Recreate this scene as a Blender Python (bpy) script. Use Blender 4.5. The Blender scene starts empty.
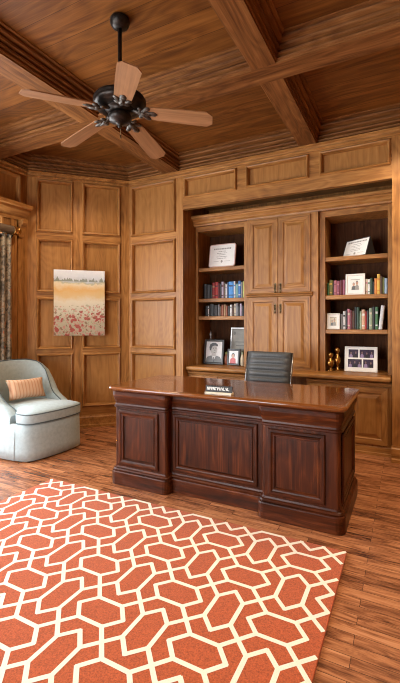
import bpy, bmesh, math, random
from math import sin, cos, pi, radians as R, sqrt, atan2
from mathutils import Vector, Matrix
random.seed(7)
S = bpy.context.scene
C = S.collection

# ------------------------------------------------------------------ materials
def new_mat(name):
    m = bpy.data.materials.new(name); m.use_nodes = True
    nt = m.node_tree
    return m, nt, nt.nodes['Principled BSDF']

def N(nt, t, **kw):
    n = nt.nodes.new(t)
    for k, v in kw.items():
        if k in n.inputs: n.inputs[k].default_value = v
        else: setattr(n, k, v)
    return n

def ramp(nt, stops, fac):
    r = nt.nodes.new('ShaderNodeValToRGB')
    el = r.color_ramp.elements
    while len(el) < len(stops): el.new(0.5)
    for e, (p, c) in zip(el, stops):
        e.position = p; e.color = (*c, 1)
    nt.links.new(fac, r.inputs[0]); return r

def math_n(nt, op, a, b=None, c=None):
    n = nt.nodes.new('ShaderNodeMath'); n.operation = op
    for i, v in enumerate((a, b, c)):
        if v is None: continue
        if isinstance(v, (int, float)): n.inputs[i].default_value = v
        else: nt.links.new(v, n.inputs[i])
    return n.outputs[0]

def mixc(nt, fac, a, b, mode='MIX'):
    n = nt.nodes.new('ShaderNodeMix'); n.data_type = 'RGBA'; n.blend_type = mode
    for s, v in ((n.inputs[0], fac), (n.inputs[6], a), (n.inputs[7], b)):
        if isinstance(v, (int, float)): s.default_value = v
        elif isinstance(v, tuple): s.default_value = (*v, 1)
        else: nt.links.new(v, s)
    return n.outputs[2]

def wood(name, dark, mid, light, axis, rough=0.42, size=1.0, coat=0.0, figure=0.24, spec=0.35):
    """straight-grained timber with cathedral figure; axis = direction of the grain"""
    m, nt, b = new_mat(name)
    tc = N(nt, 'ShaderNodeTexCoord'); oi = N(nt, 'ShaderNodeObjectInfo')
    add = N(nt, 'ShaderNodeVectorMath', operation='ADD')
    sc = N(nt, 'ShaderNodeVectorMath', operation='SCALE'); sc.inputs['Scale'].default_value = 13.0
    cmb = N(nt, 'ShaderNodeCombineXYZ')
    for i in range(3): nt.links.new(oi.outputs['Random'], cmb.inputs[i])
    nt.links.new(cmb.outputs[0], sc.inputs[0])
    nt.links.new(tc.outputs['Object'], add.inputs[0]); nt.links.new(sc.outputs[0], add.inputs[1])
    def mapped(along):
        mp = N(nt, 'ShaderNodeMapping')
        s = [1.0 / size] * 3; s['XYZ'.index(axis)] = along / size
        mp.inputs['Scale'].default_value = s
        nt.links.new(add.outputs[0], mp.inputs[0]); return mp.outputs[0]
    n1 = N(nt, 'ShaderNodeTexNoise', Scale=22.0, Detail=4.0, Roughness=0.6, Distortion=0.3)
    nt.links.new(mapped(0.06), n1.inputs['Vector'])
    n2 = N(nt, 'ShaderNodeTexNoise', Scale=140.0, Detail=2.0, Roughness=0.5)
    nt.links.new(mapped(0.03), n2.inputs['Vector'])
    n0 = N(nt, 'ShaderNodeTexNoise', Scale=4.0, Detail=2.0)
    nt.links.new(mapped(0.25), n0.inputs['Vector'])
    rings = math_n(nt, 'FRACT', math_n(nt, 'MULTIPLY', n0.outputs[0], 14.0))
    rings = math_n(nt, 'ABSOLUTE', math_n(nt, 'SUBTRACT', rings, 0.5))
    v = math_n(nt, 'ADD', math_n(nt, 'MULTIPLY', n1.outputs[0], 0.62), math_n(nt, 'MULTIPLY', rings, figure))
    v = math_n(nt, 'ADD', v, math_n(nt, 'MULTIPLY', n2.outputs[0], 0.3))
    r = ramp(nt, [(0.32, dark), (0.55, mid), (0.78, light)], v)
    nt.links.new(r.outputs[0], b.inputs['Base Color'])
    b.inputs['Roughness'].default_value = rough
    b.inputs['Specular IOR Level'].default_value = spec
    b.inputs['Coat Weight'].default_value = coat
    b.inputs['Coat Roughness'].default_value = 0.08
    bp = N(nt, 'ShaderNodeBump', Strength=0.12, Distance=0.002)
    nt.links.new(v, bp.inputs['Height']); nt.links.new(bp.outputs[0], b.inputs['Normal'])
    return m

def plain(name, col, rough=0.5, metal=0.0, noise=0.0, nscale=60.0, spec=0.5, sheen=0.0, bump=0.0, stretch=None):
    m, nt, b = new_mat(name)
    b.inputs['Roughness'].default_value = rough; b.inputs['Metallic'].default_value = metal
    b.inputs['Specular IOR Level'].default_value = spec
    b.inputs['Sheen Weight'].default_value = sheen
    tc = N(nt, 'ShaderNodeTexCoord')
    n = N(nt, 'ShaderNodeTexNoise', Scale=nscale, Detail=3.0)
    if stretch:
        mp = N(nt, 'ShaderNodeMapping'); mp.inputs['Scale'].default_value = stretch
        nt.links.new(tc.outputs['Object'], mp.inputs[0]); nt.links.new(mp.outputs[0], n.inputs['Vector'])
    else:
        nt.links.new(tc.outputs['Object'], n.inputs['Vector'])
    a = tuple(c * (1 - noise) for c in col); d = tuple(min(1, c * (1 + noise)) for c in col)
    r = ramp(nt, [(0.3, a), (0.7, d)], n.outputs[0])
    nt.links.new(r.outputs[0], b.inputs['Base Color'])
    if bump:
        bp = N(nt, 'ShaderNodeBump', Strength=bump, Distance=0.003)
        nt.links.new(n.outputs[0], bp.inputs['Height']); nt.links.new(bp.outputs[0], b.inputs['Normal'])
    return m

OD, OM, OL = (0.150, 0.055, 0.012), (0.340, 0.148, 0.038), (0.500, 0.250, 0.080)
oakX = wood('oak_grain_x', OD, OM, OL, 'X'); oakY = wood('oak_grain_y', OD, OM, OL, 'Y'); oakZ = wood('oak_grain_z', OD, OM, OL, 'Z')
oakP = wood('oak_panel', (0.23, 0.095, 0.022), (0.345, 0.155, 0.041), (0.44, 0.212, 0.066), 'Z', figure=0.2, rough=0.42)
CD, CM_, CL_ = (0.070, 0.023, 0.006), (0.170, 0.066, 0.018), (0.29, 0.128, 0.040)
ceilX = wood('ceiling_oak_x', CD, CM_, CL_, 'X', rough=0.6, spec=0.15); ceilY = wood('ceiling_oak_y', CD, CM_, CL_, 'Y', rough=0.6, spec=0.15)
MD, MM, ML = (0.009, 0.0020, 0.0007), (0.056, 0.0118, 0.0028), (0.165, 0.042, 0.0100)
mahX = wood('mahogany_x', MD, MM, ML, 'X', rough=0.33, coat=0.0, figure=0.2, spec=0.22)
mahY = wood('mahogany_y', MD, MM, ML, 'Y', rough=0.33, coat=0.0, figure=0.2, spec=0.22)
mahZ = wood('mahogany_z', MD, MM, ML, 'Z', rough=0.33, coat=0.0, figure=0.2, spec=0.22)
mahT = wood('mahogany_top', (0.075, 0.020, 0.004), (0.165, 0.050, 0.011), (0.27, 0.092, 0.023), 'X', rough=0.16, coat=0.7, figure=0.25)
bladeM = wood('blade_wood', (0.17, 0.078, 0.032), (0.25, 0.118, 0.050), (0.33, 0.168, 0.080), 'X', rough=0.45, figure=0.15)
oakShade = wood('oak_shaded_interior', (0.028, 0.010, 0.004), (0.060, 0.022, 0.008), (0.11, 0.043, 0.017), 'Z', rough=0.7, spec=0.1)  # same oak as the cases, darkened: recess shade put into the colour

bronze = plain('aged_bronze', (0.022, 0.017, 0.014), 0.38, 0.75, 0.5, 40)
patina = plain('bronze_leaf', (0.07, 0.060, 0.050), 0.45, 0.6, 0.7, 60)
brass = plain('brass', (0.42, 0.22, 0.06), 0.25, 1.0, 0.25, 30)
pewter = plain('pewter', (0.35, 0.34, 0.33), 0.35, 0.9, 0.2, 30)
antique = plain('antique_brass', (0.12, 0.075, 0.035), 0.35, 0.9, 0.4, 60)
black = plain('black_paint', (0.012, 0.012, 0.013), 0.35, 0, 0.2, 60)
leather = plain('charcoal_leather', (0.050, 0.050, 0.050), 0.50, 0, 0.25, 90, bump=0.15)
steel = plain('dark_chrome', (0.25, 0.25, 0.26), 0.2, 1.0, 0.1, 20)
slip = plain('slipcover', (0.355, 0.435, 0.460), 0.9, 0, 0.08, 35, 0.2, 0.25, 0.10)
piping = plain('dark_piping', (0.085, 0.115, 0.125), 0.8, 0, 0.2, 60)
white_p = plain('white_paper', (0.78, 0.77, 0.74), 0.6, 0, 0.03, 30)
cream = plain('cream_paper', (0.62, 0.56, 0.44), 0.6, 0, 0.08, 30)
white_f = plain('white_frame_paint', (0.74, 0.72, 0.68), 0.4, 0, 0.05, 30)
rose_f = plain('pale_rose_border', (0.62, 0.42, 0.36), 0.5, 0, 0.08, 30)
ink = plain('grey_ink', (0.30, 0.29, 0.27), 0.7)
photo_bg = plain('photo_backdrop', (0.66, 0.67, 0.69), 0.3, 0, 0.1, 15)
photo_dk = plain('photo_dark', (0.020, 0.020, 0.024), 0.3)
photo_md = plain('photo_grey', (0.12, 0.125, 0.13), 0.3)
photo_sk = plain('photo_skin_grey', (0.42, 0.42, 0.42), 0.3, 0, 0.12, 60)
skin = plain('photo_skin', (0.52, 0.30, 0.21), 0.3)
skin_d = plain('photo_dim_skin', (0.20, 0.12, 0.13), 0.3)
red = plain('photo_red', (0.50, 0.045, 0.045), 0.3, 0, 0.2, 60)
purple = plain('photo_purple', (0.035, 0.022, 0.050), 0.3, 0, 0.5, 50)
lilac = plain('photo_lilac', (0.26, 0.20, 0.33), 0.3)
silver = plain('silver_plaque', (0.20, 0.185, 0.155), 0.45, 0.1, 0.12, 20)
silver_d = plain('silver_engraving', (0.09, 0.085, 0.07), 0.4, 0.2)
wallpaint = plain('off_white_plaster', (0.60, 0.55, 0.48), 0.8, 0, 0.04, 8)
stone_t = plain('pale_trim', (0.62, 0.56, 0.48), 0.4, 0, 0.05, 20)
rodM = wood('rod_wood', (0.07, 0.05, 0.035), (0.16, 0.12, 0.09), (0.30, 0.25, 0.20), 'Y', rough=0.35)

def floor_mat():
    m, nt, b = new_mat('oak_strip_floor')
    tc = N(nt, 'ShaderNodeTexCoord')
    br = N(nt, 'ShaderNodeTexBrick', Scale=1.0); br.offset = 0.37; br.offset_frequency = 2; br.squash = 1.0
    br.inputs['Brick Width'].default_value = 0.52; br.inputs['Row Height'].default_value = 0.060
    br.inputs['Mortar Size'].default_value = 0.0012; br.inputs['Mortar Smooth'].default_value = 0.2
    br.inputs['Color1'].default_value = (0, 0, 0, 1); br.inputs['Color2'].default_value = (1, 1, 1, 1)
    br.inputs['Mortar'].default_value = (0.3, 0.3, 0.3, 1)
    nt.links.new(tc.outputs['Object'], br.inputs['Vector'])
    # grain inside each strip, shifted strip by strip
    sh = N(nt, 'ShaderNodeVectorMath', operation='MULTIPLY_ADD')
    nt.links.new(br.outputs['Color'], sh.inputs[0]); sh.inputs[1].default_value = (7, 3, 5)
    nt.links.new(tc.outputs['Object'], sh.inputs[2])
    def mapped(s):
        mp = N(nt, 'ShaderNodeMapping'); mp.inputs['Scale'].default_value = s
        nt.links.new(sh.outputs[0], mp.inputs[0]); return mp.outputs[0]
    g = N(nt, 'ShaderNodeTexNoise', Scale=34.0, Detail=5.0, Roughness=0.7, Distortion=0.8)
    nt.links.new(mapped((0.14, 1, 1)), g.inputs['Vector'])
    f = N(nt, 'ShaderNodeTexNoise', Scale=150.0, Detail=2.0)
    nt.links.new(mapped((0.05, 1, 1)), f.inputs['Vector'])
    l = N(nt, 'ShaderNodeTexNoise', Scale=3.0, Detail=3.0)
    nt.links.new(mapped((0.5, 1, 1)), l.inputs['Vector'])
    v = math_n(nt, 'ADD', math_n(nt, 'MULTIPLY', g.outputs[0], 0.70), math_n(nt, 'MULTIPLY', br.outputs['Color'], 0.13))
    v = math_n(nt, 'ADD', v, math_n(nt, 'MULTIPLY', f.outputs[0], 0.16))
    v = math_n(nt, 'ADD', v, math_n(nt, 'MULTIPLY', l.outputs[0], 0.22))
    r = ramp(nt, [(0.43, (0.042, 0.013, 0.006)), (0.54, (0.195, 0.068, 0.027)), (0.65, (0.38, 0.150, 0.062)), (0.82, (0.56, 0.26, 0.125))], v)
    col = mixc(nt, br.outputs['Fac'], r.outputs[0], (0.05, 0.02, 0.01))
    nt.links.new(col, b.inputs['Base Color'])
    b.inputs['Roughness'].default_value = 0.27
    bp = N(nt, 'ShaderNodeBump', Strength=0.2, Distance=0.002)
    nt.links.new(v, bp.inputs['Height']); nt.links.new(bp.outputs[0], b.inputs['Normal'])
    return m
floorM = floor_mat()

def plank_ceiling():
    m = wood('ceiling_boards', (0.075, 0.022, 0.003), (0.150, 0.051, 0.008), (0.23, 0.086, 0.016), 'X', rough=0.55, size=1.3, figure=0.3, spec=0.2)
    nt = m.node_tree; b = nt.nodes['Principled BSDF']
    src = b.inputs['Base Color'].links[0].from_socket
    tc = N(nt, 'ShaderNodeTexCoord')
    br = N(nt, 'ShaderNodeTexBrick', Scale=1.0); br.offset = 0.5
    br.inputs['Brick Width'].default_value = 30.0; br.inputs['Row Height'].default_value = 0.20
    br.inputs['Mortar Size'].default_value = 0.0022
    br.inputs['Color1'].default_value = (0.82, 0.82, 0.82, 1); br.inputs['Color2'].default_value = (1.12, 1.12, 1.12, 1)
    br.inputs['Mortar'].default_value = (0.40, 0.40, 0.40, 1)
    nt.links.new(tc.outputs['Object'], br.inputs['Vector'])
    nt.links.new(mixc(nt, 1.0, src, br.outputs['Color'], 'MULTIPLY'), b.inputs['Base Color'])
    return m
ceilB = plank_ceiling()

rugR = plain('rug_terracotta', (0.360, 0.072, 0.018), 0.95, 0, 0.35, 170, 0.1, 0.15, 0.5)
rugC = plain('rug_cream', (0.76, 0.68, 0.56), 0.95, 0, 0.08, 200, 0.1, 0.15, 0.4)

def stripe_mat():
    m, nt, b = new_mat('peach_stripe_fabric')
    tc = N(nt, 'ShaderNodeTexCoord')
    w = N(nt, 'ShaderNodeTexWave', Scale=9.0, Distortion=1.2); w.bands_direction = 'Y'
    w.inputs['Detail'].default_value = 1.0
    nt.links.new(tc.outputs['Object'], w.inputs['Vector'])
    r = ramp(nt, [(0.0, (0.50, 0.25, 0.14)), (0.2, (0.62, 0.36, 0.22)), (0.6, (0.66, 0.41, 0.27)), (0.95, (0.62, 0.43, 0.28))], w.outputs[0])
    n = N(nt, 'ShaderNodeTexNoise', Scale=160.0); nt.links.new(tc.outputs['Object'], n.inputs['Vector'])
    nt.links.new(r.outputs[0], b.inputs['Base Color']); b.inputs['Roughness'].default_value = 0.9
    bp = N(nt, 'ShaderNodeBump', Strength=0.2, Distance=0.003); nt.links.new(n.outputs[0], bp.inputs['Height']); nt.links.new(bp.outputs[0], b.inputs['Normal'])
    return m
pillowM = stripe_mat()

def curtain_mat():
    m, nt, b = new_mat('floral_curtain_fabric')
    tc = N(nt, 'ShaderNodeTexCoord')
    v = N(nt, 'ShaderNodeTexVoronoi', Scale=9.0); nt.links.new(tc.outputs['Object'], v.inputs['Vector'])
    n = N(nt, 'ShaderNodeTexNoise', Scale=14.0, Detail=4.0, Distortion=1.5); nt.links.new(tc.outputs['Object'], n.inputs['Vector'])
    r1 = ramp(nt, [(0.36, (0.085, 0.072, 0.055)), (0.47, (0.20, 0.165, 0.12)), (0.58, (0.34, 0.28, 0.20)), (0.7, (0.27, 0.15, 0.08))], n.outputs[0])
    r2 = ramp(nt, [(0.16, (1, 1, 1)), (0.24, (0, 0, 0))], v.outputs['Distance'])
    col = mixc(nt, r2.outputs[0], r1.outputs[0], (0.42, 0.12, 0.05))
    nt.links.new(col, b.inputs['Base Color']); b.inputs['Roughness'].default_value = 0.85
    return m
curtainM = curtain_mat()

def painting_mat(w, h):
    """loose landscape: pale sky, dark tree line, golden field, pale grass, red flowers (object coords: x across, z up)"""
    m, nt, b = new_mat('poppy_field_paint')
    tc = N(nt, 'ShaderNodeTexCoord'); sp = N(nt, 'ShaderNodeSeparateXYZ')
    nt.links.new(tc.outputs['Object'], sp.inputs[0])
    v = math_n(nt, 'DIVIDE', sp.outputs['Z'], h)
    n = N(nt, 'ShaderNodeTexNoise', Scale=9.0, Detail=5.0, Roughness=0.65); nt.links.new(tc.outputs['Object'], n.inputs['Vector'])
    vv = math_n(nt, 'ADD', v, math_n(nt, 'MULTIPLY', math_n(nt, 'SUBTRACT', n.outputs[0], 0.5), 0.20))
    r = ramp(nt, [(0.0, (0.34, 0.29, 0.20)), (0.22, (0.42, 0.36, 0.25)), (0.42, (0.56, 0.51, 0.39)), (0.52, (0.64, 0.57, 0.43)), (0.60, (0.62, 0.44, 0.22)), (0.70, (0.64, 0.38, 0.14)),
                  (0.79, (0.66, 0.55, 0.36)), (0.815, (0.42, 0.40, 0.28)), (0.835, (0.46, 0.47, 0.47)), (0.90, (0.58, 0.60, 0.62)), (1.0, (0.70, 0.70, 0.69))], vv)
    # tree line: noise stretched upright decides how high each tree reaches
    mp = N(nt, 'ShaderNodeMapping'); mp.inputs['Scale'].default_value = (1, 1, 0.0)
    nt.links.new(tc.outputs['Object'], mp.inputs[0])
    tn = N(nt, 'ShaderNodeTexNoise', Scale=34.0, Detail=3.0); nt.links.new(mp.outputs[0], tn.inputs['Vector'])
    top = math_n(nt, 'ADD', 0.755, math_n(nt, 'MULTIPLY', tn.outputs[0], 0.20))
    tree = math_n(nt, 'MULTIPLY', math_n(nt, 'LESS_THAN', v, top), math_n(nt, 'GREATER_THAN', v, 0.825))
    col = mixc(nt, math_n(nt, 'MULTIPLY', tree, 0.75), r.outputs[0], (0.16, 0.18, 0.12))
    # loose flower dabs, denser and larger to the bottom
    wn = N(nt, 'ShaderNodeTexNoise', Scale=22.0, Detail=3.0); nt.links.new(tc.outputs['Object'], wn.inputs['Vector'])
    wob = N(nt, 'ShaderNodeVectorMath', operation='MULTIPLY_ADD'); nt.links.new(wn.outputs['Color'], wob.inputs[0]); wob.inputs[1].default_value = (0.06, 0.06, 0.06); nt.links.new(tc.outputs['Object'], wob.inputs[2])
    for sc, lim, colr, hi, k, seed in ((34.0, 0.34, (0.22, 0.23, 0.13), 0.48, 0.55, 0.0), (30.0, 0.36, (0.50, 0.17, 0.14), 0.47, 0.7, 3.1), (17.0, 0.36, (0.33, 0.042, 0.038), 0.38, 0.85, 7.7), (20.0, 0.26, (0.20, 0.11, 0.06), 0.36, 0.8, 5.3)):
        mp2 = N(nt, 'ShaderNodeMapping'); mp2.inputs['Location'].default_value = (seed, seed, seed); nt.links.new(wob.outputs[0], mp2.inputs[0])
        vo = N(nt, 'ShaderNodeTexVoronoi', Scale=sc); nt.links.new(mp2.outputs[0], vo.inputs['Vector'])
        ok = math_n(nt, 'LESS_THAN', vo.outputs['Distance'], lim)
        ok = math_n(nt, 'MULTIPLY', ok, math_n(nt, 'LESS_THAN', vv, hi))
        col = mixc(nt, math_n(nt, 'MULTIPLY', ok, k), col, colr)
    nt.links.new(col, b.inputs['Base Color']); b.inputs['Roughness'].default_value = 0.75
    b.inputs['Specular IOR Level'].default_value = 0.2
    return m

def emit(name, col, s):
    m = bpy.data.materials.new(name); m.use_nodes = True; nt = m.node_tree
    nt.nodes.remove(nt.nodes['Principled BSDF'])
    e = N(nt, 'ShaderNodeEmission', Strength=s); e.inputs['Color'].default_value = (*col, 1)
    nt.links.new(e.outputs[0], nt.nodes['Material Output'].inputs[0]); return m
lampM = emit('warm_lamp_lens', (1.0, 0.80, 0.55), 12.0)

def glass_mat():
    m = bpy.data.materials.new('window_glass'); m.use_nodes = True; nt = m.node_tree
    nt.nodes.remove(nt.nodes['Principled BSDF'])
    t = N(nt, 'ShaderNodeBsdfTransparent'); g = N(nt, 'ShaderNodeBsdfGlossy', Roughness=0.02)
    mx = N(nt, 'ShaderNodeMixShader'); mx.inputs[0].default_value = 0.05
    nt.links.new(t.outputs[0], mx.inputs[1]); nt.links.new(g.outputs[0], mx.inputs[2])
    nt.links.new(mx.outputs[0], nt.nodes['Material Output'].inputs[0]); return m
glassM = glass_mat()

# ------------------------------------------------------------------ mesh building
class MB:
    def __init__(s): s.v = []; s.f = []; s.m = []; s.s = []
    def face(s, pts, m=0, sm=False):
        i = len(s.v); s.v += [tuple(p) for p in pts]
        s.f.append(tuple(range(i, i + len(pts)))); s.m.append(m); s.s.append(sm)
    def loops(s, rows, m=0, sm=True, closed=True, cap0=False, cap1=False, mf=None):
        """rows: equal-length lists of points, skinned one to the next"""
        i0 = len(s.v); n = len(rows[0])
        for r in rows: s.v += [tuple(p) for p in r]
        for a in range(len(rows) - 1):
            for k in range(n if closed else n - 1):
                k2 = (k + 1) % n
                s.f.append((i0 + a * n + k, i0 + a * n + k2, i0 + (a + 1) * n + k2, i0 + (a + 1) * n + k))
                s.m.append(mf(a, k) if mf else m); s.s.append(sm)
        if cap0: s.f.append(tuple(i0 + k for k in reversed(range(n)))); s.m.append(m); s.s.append(False)
        if cap1: s.f.append(tuple(i0 + (len(rows) - 1) * n + k for k in range(n))); s.m.append(m); s.s.append(False)
    def box(s, x0, y0, z0, x1, y1, z1, m=0):
        i = len(s.v)
        s.v += [(x0, y0, z0), (x1, y0, z0), (x1, y1, z0), (x0, y1, z0), (x0, y0, z1), (x1, y0, z1), (x1, y1, z1), (x0, y1, z1)]
        for q in ((3, 2, 1, 0), (4, 5, 6, 7), (0, 1, 5, 4), (1, 2, 6, 5), (2, 3, 7, 6), (3, 0, 4, 7)):
            s.f.append(tuple(i + k for k in q)); s.m.append(m); s.s.append(False)
    def lathe(s, prof, c=(0, 0, 0), n=20, m=0, axis='Z'):
        rows = []
        for r, z in prof:
            row = []
            for k in range(n):
                a = 2 * pi * k / n; x, y = r * cos(a), r * sin(a)
                p = (x, y, z) if axis == 'Z' else ((x, z, y) if axis == 'Y' else (z, x, y))
                row.append((p[0] + c[0], p[1] + c[1], p[2] + c[2]))
            rows.append(row)
        s.loops(rows, m, True, True, True, True)
    def tube(s, pts, r, n=8, m=0, closed=False):
        P = [Vector(p) for p in pts]; rows = []; L = len(P)
        up = Vector((0, 0, 1)); rr = r if isinstance(r, (list, tuple)) else [r] * L
        for i, p in enumerate(P):
            if closed: t = P[(i + 1) % L] - P[i - 1]
            else: t = P[min(i + 1, L - 1)] - P[max(i - 1, 0)]
            t.normalize()
            a = t.cross(up if abs(t.z) < 0.95 else Vector((1, 0, 0))).normalized(); b = a.cross(t)
            rows.append([tuple(p + rr[i] * (cos(2 * pi * k / n) * a + sin(2 * pi * k / n) * b)) for k in range(n)])
        if closed: rows.append(rows[0])
        s.loops(rows, m, True, True, not closed, not closed)
    def panel(s, fr, u0, v0, u1, v1, prof, mh=0, mv=1, mp=2, cap=True):
        """rectangle with a moulding profile [(inset, height)] mitred round it"""
        rows = [[fr(u0 + i, v0 + i, h), fr(u1 - i, v0 + i, h), fr(u1 - i, v1 - i, h), fr(u0 + i, v1 - i, h)] for i, h in prof]
        s.loops(rows, 0, False, True, mf=lambda a, k: mh if k in (0, 2) else mv)
        if cap: s.face(rows[-1], mp)
    def xf(s, fn): s.v = [tuple(fn(*p)) for p in s.v]
    def build(s, name, mats, parent=None, bevel=0.0, structure=False, keep=False, loc=None, rot=None, fixn=True):
        me = bpy.data.meshes.new(name); V = s.v
        o = bpy.data.objects.new(name, me)
        if keep: off = (0, 0, 0)
        elif parent is not None: off = tuple(parent['_o']) if '_o' in parent else (0, 0, 0)
        elif structure: off = (0, 0, 0)
        else:
            xs, ys, zs = zip(*V); off = ((min(xs) + max(xs)) / 2, (min(ys) + max(ys)) / 2, min(zs)); o.location = off
        me.from_pydata([(p[0] - off[0], p[1] - off[1], p[2] - off[2]) for p in V], [], s.f)
        for mt in (mats if isinstance(mats, (list, tuple)) else [mats]): me.materials.append(mt)
        me.polygons.foreach_set('material_index', s.m); me.polygons.foreach_set('use_smooth', s.s)
        if fixn:
            bm = bmesh.new(); bm.from_mesh(me)
            bmesh.ops.recalc_face_normals(bm, faces=bm.faces); bm.to_mesh(me); bm.free()
        me.update(); C.objects.link(o)
        if loc: o.location = loc
        if rot: o.rotation_euler = rot
        if parent is not None: o.parent = parent
        if structure and parent is None: o['kind'] = 'structure'
        if bevel:
            b = o.modifiers.new('edge', 'BEVEL'); b.width = bevel; b.segments = 2; b.limit_method = 'ANGLE'; b.angle_limit = R(40)
        return o

def thing(name, label, cat, loc, rotz=0.0, group=None, local=False):
    o = bpy.data.objects.new(name, None); C.objects.link(o); o.empty_display_size = 0.1
    o.location = loc; o.rotation_euler = (0, 0, rotz)
    o['label'] = label; o['category'] = cat
    if group: o['group'] = group
    if not local: o['_o'] = list(loc)     # its parts are given in room coordinates
    return o
def tag(o, label, cat, group=None):
    o['label'] = label; o['category'] = cat
    if group: o['group'] = group
    return o
FY = lambda Y: (lambda u, v, n: (u, Y - n, v))      # faces the camera side (-Y)
FX = lambda X: (lambda u, v, n: (X + n, u, v))      # faces +X
FZ = lambda Z: (lambda u, v, n: (u, v, Z + n))
def grid_holes(mb, fr, us, vs, holes, mh, mv):
    """a wall face cut by rectangular openings; rails get horizontal grain, stiles vertical"""
    us = sorted(set(us) | {h[0] for h in holes} | {h[2] for h in holes}); vs = sorted(set(vs) | {h[1] for h in holes} | {h[3] for h in holes})
    for a, b in zip(us, us[1:]):
        for c, d in zip(vs, vs[1:]):
            cu, cv = (a + b) / 2, (c + d) / 2
            if any(h[0] < cu < h[2] and h[1] < cv < h[3] for h in holes): continue
            rail = any(h[0] < cu < h[2] for h in holes)
            mb.face([fr(a, c, 0), fr(b, c, 0), fr(b, d, 0), fr(a, d, 0)], mh if rail else mv)

# ------------------------------------------------------------------ room
XL, XR, YB, YF, YREC = -3.96, 1.49, 4.08, -2.2, 4.76
ZB, ZC = 3.05, 3.20
WP = [(0, 0), (0.002, 0.014), (0.012, 0.025), (0.022, 0.021), (0.028, 0.008), (0.034, -0.014), (0.036, -0.026)]   # bolection moulding round a wall panel
ROWS = [(0.25, 0.905), (0.955, 1.575), (1.635, 2.27), (2.35, 2.97)]
W3 = [oakX, oakZ, oakP]

fl = MB(); fl.box(XL - 0.15, YF - 0.15, -0.08, XR + 0.15, YREC + 0.1, 0.0)
fl.build('floor', floorM, structure=True)

# back wall: panelled section, frieze above the built-in recess, pilaster on the right
wb = MB(); f = FY(YB)
holes = [(-3.085, a, -2.44, b) for a, b in ROWS] + [(-2.325, 2.725, -1.662, 2.965), (-1.556, 2.725, -0.883, 2.965), (-0.78, 2.725, -0.140, 2.965)]
rholes = [(-0.02, a, 0.62, b) for a, b in ROWS] + [(0.70, a, 1.40, b) for a, b in ROWS]
grid_holes(wb, f, [-3.12, -2.34], [0, 3.2], [h for h in holes[:4]], 0, 1)
grid_holes(wb, f, [-2.34, -0.13], [2.595, 3.2], holes[4:], 0, 0)
grid_holes(wb, f, [-0.13, XR], [0, 3.2], rholes, 0, 1)
# the last frieze panel overlaps the pilaster line a little
for h in holes + rholes: wb.panel(f, *h, WP, 0, 1, 2)
# valance underside and recess box
wb.box(-2.34, YB, 2.595, -0.13, YB + 0.04, 2.60, 0)
for x in (-2.34, -0.13): wb.face([(x, YB, 0), (x, YREC, 0), (x, YREC, 3.2), (x, YB, 3.2)], 1)
wb.face([(-2.34, YREC, 0), (-0.13, YREC, 0), (-0.13, YREC, 2.9), (-2.34, YREC, 2.9)], 1)
wb.face([(-2.34, YB + 0.04, 2.75), (-0.13, YB + 0.04, 2.75), (-0.13, YREC, 2.75), (-2.34, YREC, 2.75)], 0)
wb.face([(-2.34, YB + 0.04, 2.595), (-0.13, YB + 0.04, 2.595), (-0.13, YB + 0.04, 2.75), (-2.34, YB + 0.04, 2.75)], 0)
wb.build('wall_back', W3, structure=True, fixn=False)

# diagonal corner wall (own rotated frame: x runs along the wall)
LD = 0.84 * sqrt(2)
wd = MB(); f = FY(0.0); k2 = sqrt(2)
cols = [((-3.89 + 3.96) * k2, (-3.60 + 3.96) * k2), ((-3.522 + 3.96) * k2, (-3.20 + 3.96) * k2)]
dh = [(c0, a, c1, b) for c0, c1 in cols for a, b in ROWS]
grid_holes(wd, f, [0, LD], [0, 3.2], dh, 0, 1)
for h in dh: wd.panel(f, *h, WP, 0, 1, 2)
wd.build('wall_corner', W3, structure=True, fixn=False, loc=(XL, 3.24, 0), rot=(0, 0, R(45)))

# left wall with a tall window beside the curtain
WY0, WY1, WZ0, WZ1 = 1.05, 2.90, 0.25, 2.44
wl = MB(); f = FX(XL)
lh = [(1.95, 2.615, 3.14, 2.966), (0.65, 2.615, 1.87, 2.966)]
grid_holes(wl, f, [YF, 3.24], [0, 3.2], lh + [(WY0, WZ0, WY1, WZ1), (-1.70, WZ0, 0.20, WZ1)], 1, 1)
for h in lh: wl.panel(f, *h, WP, 0, 1, 2)
for (a, b, c, d) in ((WY0, WZ0, WY1, WZ0), (WY0, WZ1, WY1, WZ1), (-1.70, WZ0, 0.20, WZ0), (-1.70, WZ1, 0.20, WZ1)): wl.face([(XL, a, b), (XL, c, d), (XL - 0.15, c, d), (XL - 0.15, a, b)], 1)
for y in (WY0, WY1, -1.70, 0.20): wl.face([(XL, y, WZ0), (XL, y, WZ1), (XL - 0.15, y, WZ1), (XL - 0.15, y, WZ0)], 1)
wl.build('wall_left', [oakY, oakZ, oakP], structure=True, fixn=False)
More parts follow.
